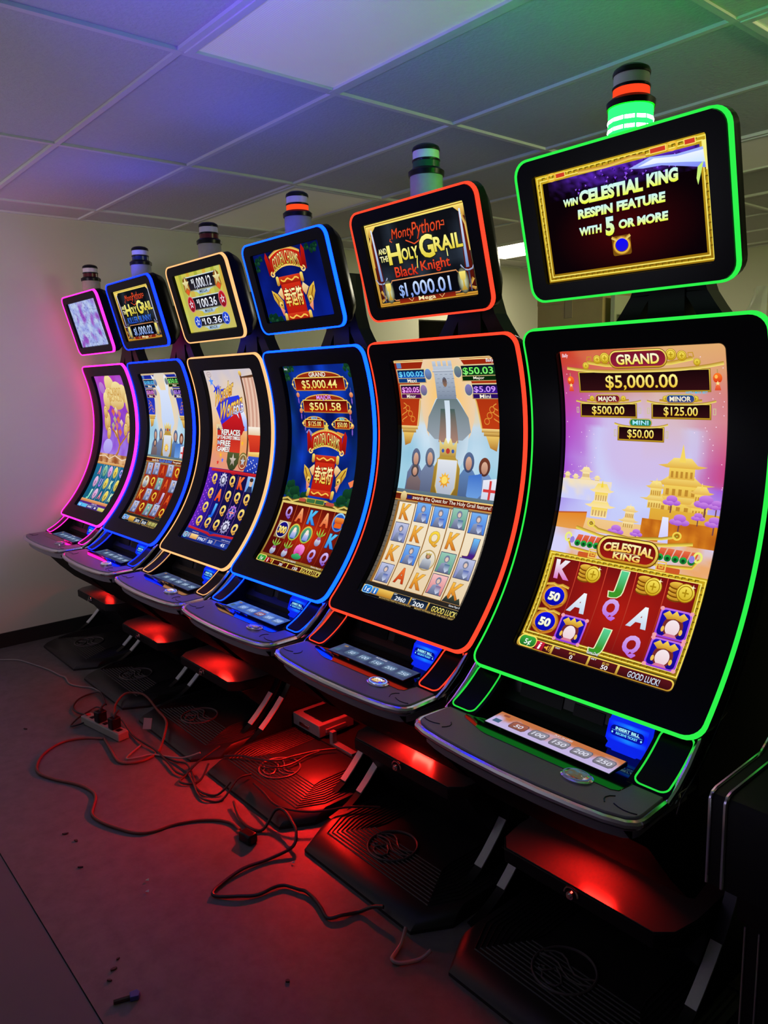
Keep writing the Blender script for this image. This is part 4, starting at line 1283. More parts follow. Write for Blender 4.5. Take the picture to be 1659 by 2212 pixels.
def art_charms():
    A = Art(); sea(A, 0, 0, 100, 126)
    for u, v in ((4, 3), (12, 2), (92, 3), (97, 8), (3, 10)): bush(A, u, v, 4)
    for u, v, r in ((6, 110, 8), (14, 116, 9), (92, 112, 10), (30, 118, 7), (84, 118, 8)): bush(A, u, v, r)
    for u, q in ((15, 26), (17, 40), (22, 50), (88, 40), (90, 52), (92, 26)):
        A.line([(u, q - 6), (u, q + 8)], .5, (120, 90, 190)); A.ell(u, q, 2.4, 2.2, (240, 170, 110), (200, 90, 60)); A.rect(u - .8, q + 3, u + .8, q + 7, (130, 90, 200))
    charm_box(A, 14, 11.4, 85, 21.6, '$5,000.44', 'GRAND', (255, 246, 220)); charm_box(A, 22, 31, 85, 40.6, '$501.58', 'MAJOR', (226, 130, 255)); charm_box(A, 23, 48, 50, 54, '$125.00', 'MINOR', (90, 190, 255)); charm_box(A, 67, 48, 86, 54, '$50.00', 'MINI', (90, 230, 240))
    for u, v in ((28, 59), (56, 58)): A.poly([(u - 5, v), (u, v - 3), (u + 6, v + 1), (u + 1, v + 3)], (150, 160, 220), (90, 90, 190))
    A.poly([(62, 60), (70, 57), (80, 59), (72, 63)], (240, 150, 60), (200, 90, 40)); A.poly([(90, 99), (97, 96), (100, 100), (94, 103)], (246, 130, 80))
    charms_logo(A, 54, 87, 26)
    A.text('Bally', 2, 1.6, 7, 4, (220, 225, 240), shear=.3)
    # reels
    A.rect(0, 120, 100, 178, (90, 66, 20), (60, 40, 12)); A.line([(0, 121), (8, 119.4), (16, 122), (34, 117.6), (66, 117.6), (84, 122), (92, 119.4), (100, 121)], 1.8, (246, 226, 120), (160, 120, 40)); A.rrect(37, 117, 64, 121.6, 1.4, (180, 160, 60)); A.rrect(38, 117.6, 50, 121, 1, (60, 110, 60)); A.rrect(51, 117.6, 63, 121, 1, (50, 100, 60)); A.rrect(26, 118, 36, 121, 1, (190, 80, 60)); A.rrect(66, 118, 78, 121, 1, (190, 80, 60))
    A.frame(1, 122.6, 99, 176, 2.2, (226, 200, 110), (150, 110, 40))
    A.bg(3.2, 124.8, 96.8, 174, 12, 8, lambda u, v: mixc((214, 50, 14), (84, 12, 10), sqrt(((u - 58) / 48) ** 2 + ((v - 150) / 30) ** 2)))
    for u in (26, 45, 63.6, 82.4): A.rect(u - .25, 124.8, u + .25, 174, (230, 110, 50), (140, 40, 20))
    cu = (16.6, 35.4, 54, 73, 91); R = [['Q', 'A', 'K', 'A', 'S'], ['300', 'F', 'F', 'B', 'K'], ['B', 'B', 'L', 'Q', 'Q']]; vs = (133, 149.4, 166)
    for r in range(3):
        for k in range(5):
            s_, u, v = R[r][k], cu[k], vs[r]
            if s_ == 'Q': letter(A, 'Q', u, v, 9.6, 12, (220, 190, 245), (120, 60, 190), .6, (50, 16, 70))
            elif s_ == 'A': letter(A, 'A', u, v, 12, 12, (250, 180, 120), (226, 90, 40), .6, (90, 20, 10))
            elif s_ == 'K': letter(A, 'K', u, v, 12, 12, (90, 200, 245), (50, 130, 226), .6, (20, 40, 90))
            elif s_ == '300': A.rect(u - 9, v - 8, u + 9, v + 8, (200, 176, 120), (150, 120, 70)); A.ell(u, v, 8.6, 7.8, (240, 236, 226)); A.ell(u, v, 7.8, 7.1, (24, 16, 130), (16, 10, 90)); letter(A, '300', u, v, 12.6, 6.6, (255, 246, 140), (240, 190, 60), 0)
            elif s_ == 'F': A.ell(u, v, 8.2, 8, (226, 196, 70), (150, 190, 60)); A.ell(u, v, 6.8, 6.7, (90, 170, 110), (40, 90, 130)); A.poly([(u - 4, v + 5.4), (u - 3, v - 1), (u, v - 4.6), (u + 3.4, v - 1), (u + 4, v + 5.4)], (240, 236, 246), (120, 140, 220)); A.ell(u, v - 2.2, 2.2, 2.4, (250, 230, 214))
            elif s_ == 'B':
                A.ell(u, v + 4, 4, 3.6, (226, 226, 240), (110, 120, 170)); A.ell(u, v + .6, 2.6, 1.6, (170, 90, 150))
                for a in (-.9, -.3, .3, .9): A.l -= .5; A.poly([(u, v), (u + 6 * sin(a) - 1, v - 3), (u + 8 * sin(a), v - 8 * cos(a) - 1), (u + 6 * sin(a) + 1, v - 3)], (190, 236, 90), (70, 170, 50))
            elif s_ == 'L':
                A.ell(u, v + 4, 7, 2.8, (70, 190, 110), (30, 120, 80))
                for a in (-1.2, -.6, 0, .6, 1.2): A.l -= .4; A.ell(u + 4.6 * sin(a), v - 1 - 2.4 * cos(a), 2.6, 4.4, (250, 150, 226), (214, 60, 160))
            elif s_ == 'S': A.ell(u, v, 8.4, 8.2, (150, 210, 246), (60, 130, 220)); A.ell(u, v, 7, 6.9, (40, 90, 190), (20, 60, 150)); A.rrect(u - 6, v - 4, u + 6, v + 1, 1.6, (246, 150, 60), (200, 70, 20)); A.rrect(u - 5, v + 1, u + 5, v + 5, 1.6, (230, 100, 30))
    A.rect(0, 176, 100, 183, (90, 70, 26), (50, 34, 12)); A.rrect(.4, 177.4, 99.6, 182.6, 1, (240, 214, 100), (180, 130, 50)); A.rect(1, 178, 99, 182, (90, 16, 12), (60, 8, 8))
    A.rrect(.6, 176, 14.4, 182.6, 2.4, (236, 220, 110)); A.rrect(1.4, 176.7, 13.6, 182, 2, (60, 170, 60), (24, 110, 40)); A.text('5¢', 5, 178, 10, 181, (240, 255, 240)); A.rect(15, 177.4, 20.6, 182.4, (190, 26, 40), (130, 16, 30)); A.text('i', 17.2, 178, 18.6, 181.6, (255, 255, 255)); A.poly([(21.6, 179.4), (24.6, 177.6), (24.6, 182)], (220, 120, 40))
    for u in (26.4, 49.6, 70.4): A.rect(u - .6, 177.4, u + .6, 182.6, (246, 220, 100))
    A.text('30', 37, 179.4, 42, 181.8, (255, 255, 255)); A.text('150', 58, 179.4, 65, 181.8, (255, 255, 255)); A.text('$1.50', 40, 178, 44, 179, (240, 190, 80)); A.text('$7.50', 60, 178, 64, 179, (240, 190, 80))
    A.text('GOOD LUCK!', 72, 177.8, 98.6, 182.2, (255, 246, 130), (226, 200, 70), out=(60, 30, 10)); A.text('PLAY 30 CREDITS', 40, 174.6, 58, 176, (230, 230, 236)); A.text('Game Pays 0', 80, 174.4, 94, 176, (230, 230, 236))
    return A


def art_charms_top():
    A = Art(); A.bg(0, 0, 100, 58, 16, 12, lambda u, v: mixc((6, 10, 56), (10, 34, 150), .25 + .5 * v / 58 + nz(u, v, .05) * .4))
    for u, v, r in ((4, 6, 4), (10, 4, 3), (3, 12, 3), (80, 3, 3), (88, 5, 4), (92, 3, 2.5), (10, 56, 6), (18, 58, 5), (4, 54, 4)): bush(A, u, v, r, (10, 50, 34))
    charms_logo(A, 47, 30.6, 26.5)
    return A


def ribbon_figure(A):
    """star-spangled drapery where the photographed poster figure stands"""
    A.line([(72, 4), (72, 103)], 3, (120, 76, 50), (70, 42, 30)); A.ell(72, 4.4, 2.8, 2.6, (250, 220, 120), (190, 130, 40)); A.line([(72, 9), (100, 7)], 2.4, (120, 76, 50), (70, 42, 30))
    A.bg(74, 9, 100, 58, 13, 6, lambda u, v: mixc((244, 212, 190), (196, 140, 120), .5 + .5 * sin(u * .9 + v * .05)))
    A.poly([(73, 57), (100, 57), (100, 66), (73, 66)], (250, 240, 226), (226, 196, 150))
    A.poly([(72, 65), (100, 65), (100, 84), (78, 84)], (226, 70, 40), (190, 40, 30)); A.poly([(74, 82), (100, 81), (100, 86), (76, 86)], (250, 226, 140), (226, 170, 70))
    A.poly([(76, 86), (100, 86), (100, 103), (70, 103)], (50, 80, 200), (30, 50, 160)); A.up(); l = A.l
    for k in range(18): A.l = l; A.star(74 + (k * 7.3) % 25, 88 + (k * 3.1) % 14, 1.1, (250, 250, 255))


def art_wonder():
    A = Art()
    A.bg(0, 0, 100, 106, 16, 24, lambda u, v: stops(v + nz(u, v, .06) * 20, [(0, (206, 196, 206)), (20, (226, 206, 190)), (50, (236, 200, 160)), (75, (240, 160, 90)), (106, (226, 150, 130))]))
    A.ring(9, 4.6, 4.4, 2.6, .7, (170, 150, 160)); A.text('Bally', 6, 3.6, 12, 5.6, (170, 150, 160))
    for k in range(9): A.star(10 + (k * 17) % 56, 12 + (k * 11) % 34, 5.5 + k % 3 * 2, [(90, 150, 250), (40, 60, 226), (250, 245, 255)][k % 3], 5, .4, k)
    A.poly([(10, 40), (22, 30), (60, 26), (66, 34), (58, 54), (40, 60), (22, 62)], (40, 60, 230), (60, 40, 210))
    for k in range(5): A.poly([(34 + k * 6, 40), (40 + k * 6, 38), (56 + k * 5, 60), (50 + k * 4, 62)], [(250, 250, 255), (226, 40, 40)][k % 2], [(120, 160, 255), (150, 20, 40)][k % 2])
    A.star(40, 44, 8, (190, 226, 255), 5, .42, .3, (90, 130, 250))
    A.poly([(20, 56), (50, 44), (66, 58), (60, 66), (24, 66)], (206, 30, 36), (170, 20, 30))
    ribbon_figure(A)
    K = dict(out=(120, 60, 10), ow=.03, bold=.02)
    A.text('Wonder', 10, 15, 54, 31, (255, 230, 110), (230, 150, 40), shear=8, warp=lambda x: 7 - 14 * x, **K); A.text('Woman', 17, 29, 66, 47, (255, 230, 110), (230, 150, 40), shear=8, warp=lambda x: 6 - 13 * x, **K)
    A.text('GOLD', 46, 35.6, 67, 43.6, (250, 250, 255), (190, 196, 226), out=(40, 40, 120), ow=.04, bold=.03, warp=lambda x: 2 - 4 * x)
    A.rect(8, 56, 18, 68, (226, 206, 160)); A.star(13, 62, 4, (70, 60, 90))
    A.rect(10, 62, 58, 84, (190, 36, 30), (214, 60, 40))
    t = (250, 248, 240); O = dict(out=(40, 20, 60), ow=.04, bold=.03)
    A.text('REPLACES', 19, 61, 57, 66.6, t, **O); A.text('UP TO', 10, 67.4, 22, 71, t, **O); A.text('4', 22.6, 66.6, 26.4, 71.6, t, **O); A.text('LOWEST SYMBOLS', 27.4, 67.4, 57, 71, t, **O); A.text('IN', 11, 73, 16.4, 77, (200, 226, 255), **O); A.text('FREE', 17.4, 72.4, 38, 78, t, **O); A.text('GAMES!', 11, 78.8, 37, 84, t, **O)
    A.poly([(34, 84), (58, 84), (58, 94), (52, 101), (46, 103), (40, 101), (34, 94)], (84, 90, 50), (50, 60, 36)); A.star(46, 92, 7, (226, 214, 200), 5, .42, 0, (150, 130, 120))
    A.ell(66, 92, 9, 9, (120, 120, 60), (170, 40, 40)); A.ring(66, 92, 7, 7, 1, (226, 200, 150)); A.star(66, 92, 5, (190, 196, 206), 5, .42)
    for u, v, c in ((20, 88, (250, 190, 40)), (16, 96, (226, 50, 40)), (25, 93, (90, 120, 250)), (62, 74, (250, 190, 40))): A.star(u, v, 3, c)
    # reels
    A.bg(0, 102, 100, 176, 16, 12, lambda u, v: mixc(mixc((110, 40, 190), (30, 20, 140), u / 26), (20, 16, 70), (u - 20) / 30 - nz(u, v, .1) * .3))
    A.poly([(6, 102.6), (100, 102.6), (100, 106.4), (58, 105.4), (52, 107), (46, 105.4), (6, 105.4)], (214, 40, 50), (150, 16, 30))
    cu = (17, 35.6, 53.8, 72, 90); R = [['Q', 'W', 'Q', 'K', 'P'], ['Q', 'A', 'Q', 'Q', 'Q'], ['Q', 'J', 'Q', 'U', 'Q'], ['Q', 'Q', 'Q', 'W', 'Q']]
    for u in (26, 44.6, 63, 81): A.rect(u - .2, 106.6, u + .2, 168, (150, 90, 170))
    for r in range(4):
        for k in range(5):
            s_, u, v = R[r][k], cu[k] - .6, 113.4 + r * 15.6
            if s_ == 'Q': letter(A, 'Q', u, v, 10.6, 12, (250, 230, 130), (220, 150, 50), .6, (60, 30, 20), .02, .06)
            elif s_ in 'KA': letter(A, s_, u, v, 12, 12, (250, 130, 70), (226, 60, 30), .6, (90, 10, 20), .02, .06)
            elif s_ == 'J': letter(A, 'J', u, v, 8, 12, (90, 190, 255), (30, 100, 230), .6, (10, 20, 90), .02, .06)
            elif s_ == 'W':
                A.star(u, v, 8, (226, 226, 250), 12, .75, 0, (120, 110, 170)); A.ell(u, v, 4.6, 4.4, (90, 80, 120), (60, 60, 90)); A.ell(u, v, 3, 2.8, (220, 220, 240))
            elif s_ == 'U': A.star(u, v, 8.4, (190, 120, 220), 10, .8, 0, (90, 60, 170)); A.ell(u, v, 5.6, 5.4, (40, 50, 150)); A.line([(u - 4.6, v), (u + 4.6, v)], 2, (250, 240, 250)); A.line([(u, v - 4.6), (u, v + 4.6)], 2, (250, 240, 250)); A.line([(u - 4.6, v), (u + 4.6, v)], 1, (214, 40, 60)); A.line([(u, v - 4.6), (u, v + 4.6)], 1, (214, 40, 60))
            elif s_ == 'P': A.rect(u - 8, v - 7.6, u + 9, v + 8, (150, 200, 250), (90, 150, 230)); A.poly([(u - 6, v + 8), (u - 3, v + 2), (u + 3, v + 2), (u + 6, v + 8)], (40, 50, 90)); A.ell(u, v - 1.6, 3.2, 4, (226, 186, 160)); A.ell(u, v - 4.4, 3.4, 2, (60, 40, 40))
    A.up(); l = A.l
    for k in range(26): A.l = l; A.ell(2 + (k * 3.7) % 9, 108 + k * 2.4, .8, .8, (200, 100, 240), n=8)
    A.rect(0, 168, 100, 183, (30, 50, 150), (16, 30, 110)); A.poly([(2, 167.6), (46, 169.6), (52, 171.4), (58, 169.6), (100, 167.6), (100, 170), (60, 172), (52, 173.6), (44, 172), (2, 170)], (214, 40, 50), (150, 20, 40))
    A.rect(0, 175, 100, 181, (150, 130, 150), (70, 70, 140)); A.ring(6, 178, 4.4, 3, .8, (120, 220, 255)); A.text('1¢', 3.4, 176.4, 8.6, 179.6, (190, 236, 255)); A.text('i', 12.6, 176, 14, 179.8, (190, 236, 255)); A.rect(17, 175.4, 32, 180.6, (250, 220, 150), (220, 150, 70))
    for a, b, t in ((33, 50, '9967'), (52, 68, '50'), (70, 99.4, '45')): A.rect(a, 175.4, b, 180.8, (20, 40, 130), (40, 70, 170)); A.text(t, (a + b) / 2 - len(t) * 2, 176.8, (a + b) / 2 + len(t) * 2, 180.2, (235, 240, 255))
    A.text('WINNER PAID', 16, 172.8, 30, 174, (200, 206, 240)); A.text('LINE PAYS 45', 78, 172.8, 94, 174, (200, 206, 240))
    return A


def art_wonder_top():
    A = Art(); A.bg(0, 0, 100, 58, 16, 10, lambda u, v: mixc((206, 190, 60), (196, 206, 110), .5 + nz(u, v, .06, 1)))
    for k in range(6): A.poly([(8 + k * 17, 0), (14 + k * 17, 0), (20 + k * 15, 58), (6 + k * 15, 58)], (214, 170, 60) if k % 2 else (170, 176, 60), (200, 190, 100)); A.l -= 1
    A.up()
    for (a, v0, b, v1, t, lab, c) in ((22, 4.6, 80, 17, '1,000.12', 'MEGA', None), (22, 24.6, 80, 36, '100.36', 'MAJOR', (190, 26, 40)), (25, 44, 77, 52.6, '10.36', 'MINOR', (30, 70, 220))):
        m = (a + b) / 2
        A.poly([(a + 2, v1), (b - 2, v1), (m + 14, v1 + 2), (m + 10, v1 + 4.6), (m - 10, v1 + 4.6), (m - 14, v1 + 2)], (196, 220, 236), (150, 180, 206)); A.text(lab, m - 8, v1 + 1, m + 8, v1 + 3.8, (60, 70, 80), shear=.4)
        A.rect(a - 1, v0 - .9, b + 1, v1 + .9, (206, 220, 226), (150, 150, 110)); A.rect(a, v0, b, v1, (16, 16, 26), (40, 36, 44))
        h_ = v1 - v0
        A.text('$', m - 20, v0 + h_ * .16, m - 16.6, v0 + h_ * .46, (245, 250, 255)); A.text(t, m - 15.5, v0 + h_ * .14, m + 20, v1 - h_ * .12, (255, 255, 255), (200, 206, 226))
        for u in (a - 3, b + 3):
            if c: A.ell(u, (v0 + v1) / 2, 7, h_ * .72, mixc(c, (255, 255, 255), .4)); A.ell(u, (v0 + v1) / 2, 6, h_ * .64, c, mixc(c, (10, 0, 20), .3)); A.star(u, (v0 + v1) / 2, 4.6, (230, 236, 250), 5, .42); A.star(u, (v0 + v1) / 2, 2.6, c, 5, .42)
            else: A.poly([(u - 5, v0 + 1), (u, v0 - 2), (u + 5, v0 + 1), (u + 6, v1), (u, v1 + 5), (u - 6, v1)], (110, 76, 30), (190, 110, 40)); A.star(u, (v0 + v1) / 2 - .6, 7.6, (250, 246, 190), 5, .42, 0, (196, 170, 90)); A.poly([(u - 4, v1 + 1), (u, v1 - 2.4), (u + 4, v1 + 1), (u, v1 + 4)], (226, 90, 40))
    return A


def art_pink():
    A = Art()
    A.bg(0, 0, 100, 120, 20, 26, lambda u, v: mixc(mixc((176, 60, 190), (130, 60, 200), v / 70), (170, 140, 235), max(0, (v - 60) / 60) + nz(u, v, .07) * .5))
    A.ell(16, 16, 9, 8, (190, 130, 206), (170, 110, 200))
    for u, v, a, b in ((45, 14, 16, 15), (66, 22, 20, 14), (36, 28, 16, 12), (84, 24, 12, 12), (58, 36, 22, 9), (22, 34, 10, 12), (92, 36, 8, 12)): A.l -= .5; A.ell(u, v, a, b, (246, 226, 160), (206, 160, 90))
    A.up(); A.text('JACKPOT', 28, 16, 78, 26, (220, 180, 100), (200, 150, 70)); A.text('BONUS', 34, 27, 74, 34, (220, 180, 100), (200, 150, 70))
    for u, v, r in ((18, 60, 11), (88, 60, 10), (24, 76, 7), (80, 70, 7), (92, 80, 6), (14, 48, 7)): A.ell(u, v, r, r * 1.25, (190, 130, 60)); A.ell(u, v, r * .88, r * 1.1, (246, 220, 150), (200, 150, 80)); A.ring(u, v, r * .55, r * .7, 1, (190, 140, 70))
    for k, (u, v) in enumerate(((40, 48), (50, 46), (60, 50), (44, 58), (56, 58), (66, 62), (50, 66), (38, 66), (62, 74), (48, 76))): A.poly([(u - 6, v - 1), (u, v - 5), (u + 6, v), (u + 1, v + 6)], [(226, 90, 60), (240, 226, 190), (220, 110, 130), (160, 190, 150)][k % 4], (200, 130, 90))
    A.line([(52, 70), (56, 82), (64, 90), (62, 100), (54, 108)], 5, (214, 150, 80), (150, 86, 40)); A.line([(64, 92), (74, 84), (84, 78)], 3, (206, 140, 70), (150, 86, 40)); A.line([(56, 82), (44, 74), (34, 70)], 3, (206, 140, 70), (150, 86, 40))
    A.bg(0, 104, 100, 120, 16, 5, lambda u, v: mixc((226, 180, 130), (150, 80, 40), .5 + nz(u, v, .12) * 1.5)); A.line([(0, 108), (20, 106), (36, 110), (54, 105), (80, 110), (100, 106)], 2, (250, 240, 220), (200, 130, 60)); A.ell(24, 94, 16, 10, (190, 180, 246), (170, 150, 236)); 
    A.rect(0, 116, 100, 174, (30, 110, 150), (20, 90, 120)); A.rect(0, 116, 100, 119, (236, 190, 120), (190, 120, 60))
    cu = (17, 35, 53, 71, 89); R = ['ASBGQ', 'OUGKG', 'JOAGK']; cc = {'A': (230, 110, 130), 'S': (120, 190, 150), 'B': (226, 160, 230), 'G': (236, 214, 80), 'Q': (160, 130, 240), 'O': (230, 170, 220), 'U': (150, 110, 226), 'K': (200, 236, 170), 'J': (130, 220, 190)}
    for u in (26, 44, 62, 80): A.rect(u - .3, 119, u + .3, 170, (190, 220, 230))
    for r in range(3):
        for k in range(5):
            s_, u, v = R[r][k], cu[k], 127.5 + r * 16.6
            if s_ in 'SBGO': A.ell(u, v, 6.6, 7.8, mixc(cc[s_], (255, 255, 255), .3), mixc(cc[s_], (40, 40, 40), .3)); A.ell(u, v, 4, 5, cc[s_]); A.rect(u - 2, v - 1, u + 2, v + 4, mixc(cc[s_], (60, 30, 60), .4))
            else: letter(A, s_, u, v, 9, 11, mixc(cc[s_], (255, 255, 255), .4), cc[s_], .6, (30, 40, 80), .02, .05)
    A.rect(0, 170, 100, 174, (236, 170, 110), (200, 120, 70)); A.rect(0, 174, 100, 183, (90, 40, 130), (60, 30, 110)); A.text('GAME OVER', 44, 174.6, 62, 176, (230, 220, 240)); A.rect(0, 177, 100, 182, (150, 170, 210), (90, 80, 150))
    A.rrect(1, 176.6, 14, 182.4, 2, (60, 170, 240)); A.text('1¢', 4, 178, 11, 181, (240, 250, 255)); A.rect(15, 177.4, 32, 182, (90, 190, 236)); A.rect(34, 177.4, 52, 182, (60, 40, 120)); A.text('5000', 36, 178.4, 50, 181, (245, 245, 255)); A.rect(54, 177.4, 70, 182, (60, 40, 120)); A.text('88', 59, 178.4, 65, 181, (245, 245, 255)); A.rect(72, 177.4, 99, 182, (226, 226, 120), (190, 180, 80))
    return A


def art_pink_top():
    A = Art()

    def f(u, v):
        n = nz(u * .7, v, .13, 2) + .6 * nz(u, v, .3, 6)
        c = mixc((150, 160, 226), (190, 206, 236), .5 + n)
        c = mixc(c, (150, 80, 190), max(0, nz(u, v, .07, 8) * 2.2 - .15) + max(0, (u - 80) / 30 - (v / 58)))
        return mixc(c, (60, 50, 120), max(0, nz(u, v, .42, 3) * 2.0 - .5))
    A.bg(0, 0, 100, 58, 64, 40, f)
    return A


def art_bill():
    A = Art()
    A.bg(0, 0, 100, 45, 16, 10, lambda u, v: mixc((10, 26, 250), (30, 170, 255), max(0, 1 - min(abs(v - 6), abs(v - 38)) / 9) * max(0, 1 - abs(u - 55) / 60)))
    A.rrect(8, 10, 92, 34, 10, (4, 8, 120), (6, 14, 170)); A.text('INSERT BILL', 20, 12.6, 80, 19.4, (150, 240, 255), (190, 250, 255), bold=.04); A.line([(12, 21.6), (88, 21.6)], .8, (120, 210, 255)); A.text('RECEIVE TICKET', 23, 24.4, 77, 29.6, (120, 226, 255), bold=.03)
    for u in (14, 86): A.ell(u, 27, 2.2, 2.4, (150, 240, 255))
    return A


def art_lcd(style):
    A = Art()
    if style == 'orange':
        A.bg(0, 0, 100, 20, 30, 8, lambda u, v: mixc((196, 116, 70), (196, 180, 226), (v - 5) / 6 + nz(u, v, .12) * 1.2))
        bc, tc = (150, 146, 160), (220, 220, 235)
    elif style == 'blue':
        A.bg(0, 0, 100, 20, 20, 6, lambda u, v: mixc((50, 80, 170), (90, 130, 220), .5 + nz(u, v, .1))); bc, tc = (120, 160, 236), (190, 210, 250)
    else:
        A.bg(0, 0, 100, 20, 20, 6, lambda u, v: mixc((52, 60, 96), (80, 92, 130), .5 + nz(u, v, .1))); bc, tc = (96, 124, 160), (190, 210, 236)
    for k, t in enumerate(('50', '100', '150', '200', '250')):
        u = 23 + k * 17.0
        q = (170, 96, 76) if (style == 'orange' and k == 0) else ((150, 90, 120) if style == 'blue' and k == 2 else bc)
        A.poly([(u - 7, 7.5), (u - 5.5, 5.4), (u + 5.5, 5.4), (u + 7, 7.5), (u + 7, 13.5), (u + 5.5, 15.6), (u - 5.5, 15.6), (u - 7, 13.5)], mixc(q, (60, 60, 80), .5)); A.poly([(u - 6.2, 7.8), (u - 5, 6.2), (u + 5, 6.2), (u + 6.2, 7.8), (u + 6.2, 13.2), (u + 5, 14.8), (u - 5, 14.8), (u - 6.2, 13.2)], q, mixc(q, (60, 56, 60), .35))
        A.text(t, u - 1.6 * len(t), 8, u + 1.6 * len(t), 12.6, tc, shear=.5)
    A.rect(3, 11, 9, 16, (70, 100, 130)); A.rrect(5, 2.4, 10, 5, .8, (150, 80, 60) if style == 'orange' else (150, 120, 90)); A.text('PLAY 50 LINES', 48, 1.6, 62, 3.4, (220, 220, 230))
    return A


def art_spin(style):
    A = Art()
    if style == 'lit':
        A.ell(50, 50, 50, 50, (150, 190, 255)); A.ell(50, 50, 43, 43, (50, 80, 226), (70, 110, 240)); A.text('SPIN', 24, 26, 76, 50, (255, 255, 255), shear=3, bold=.04); A.text('REBET', 24, 54, 72, 74, (255, 216, 120), shear=3, bold=.03)
    elif style == 'white':
        A.ell(50, 50, 50, 50, (200, 210, 240)); A.ell(50, 50, 44, 44, (226, 232, 250), (170, 180, 220)); A.text('SPIN', 26, 36, 74, 62, (150, 150, 180))
    elif style == 'hill':
        A.ell(50, 50, 50, 50, (70, 90, 120)); A.bg(16, 16, 84, 84, 10, 10, lambda u, v: mixc((70, 110, 130), (90, 80, 60), v / 80 + nz(u, v, .05))); A.poly([(20, 74), (38, 44), (52, 34), (70, 56), (82, 74)], (120, 60, 50), (80, 60, 40)); A.line([(54, 36), (72, 58), (84, 66)], 3, (170, 180, 140))
    else:
        A.ell(50, 50, 50, 50, (60, 56, 110)); A.ell(50, 50, 42, 42, (44, 40, 90), (60, 54, 120))
    return A

# ------------------------------------------------------------------ the six slot machines
XS = [-5.098, -4.305, -3.506, -2.755, -1.976, -1.186]
YS = [0.029, 0.024, 0.030, 0.038, 0.029, 0.0]
SPEC = [
    dict(neon=(1.5, .012, .46), k=5.0, main=art_pink, top=art_pink_top, lcd='grey', spin='dark', status=(.10, .006, .012), lit=False, dz=.06, base=(.45, .42, .34),
         label='slot machine with pink light strips at the far end by the wall'),
    dict(neon=(.004, .024, 4.0), k=4.0, main=lambda: art_grail('blue'), top=lambda: art_grail_top('blue'), lcd='grey', spin='white', status=(.006, .02, .10), lit=False, dz=0, base=(.42, .42, .45),
         label='slot machine with deep blue light strips, between the pink and gold ones'),
    dict(neon=(1.4, .62, .24), k=1.0, main=art_wonder, top=art_wonder_top, lcd='grey', spin='lit', status=(.12, .006, .012), lit=False, dz=0, base=(.42, .41, .38),
         label='slot machine with pale gold light strips and a gold topper screen'),
    dict(neon=(.003, .065, 4.0), k=4.0, main=art_charms, top=art_charms_top, lcd='blue', spin='dark', status=(1.0, .06, .012), lit=True, dz=None, base=(.36, .36, .44),
         label='slot machine with bright blue light strips, a red scroll and Chinese characters on screen'),
    dict(neon=(1.8, .075, .03), k=1.0, main=lambda: art_grail('red'), top=lambda: art_grail_top('red'), lcd='grey', spin='lit', status=(.01, .09, .04), lit=False, dz=.075, base=(.42, .42, .42),
         label='slot machine with red-orange light strips and a white reel screen'),
    dict(neon=(.03, 1.0, .08), k=0.9, main=art_celestial, top=art_celestial_top, lcd='orange', spin='hill', status=(1.0, .05, .012), lit=True, dz=0, base=None,
         label='nearest slot machine, with green light strips and a lit green beacon'),
]


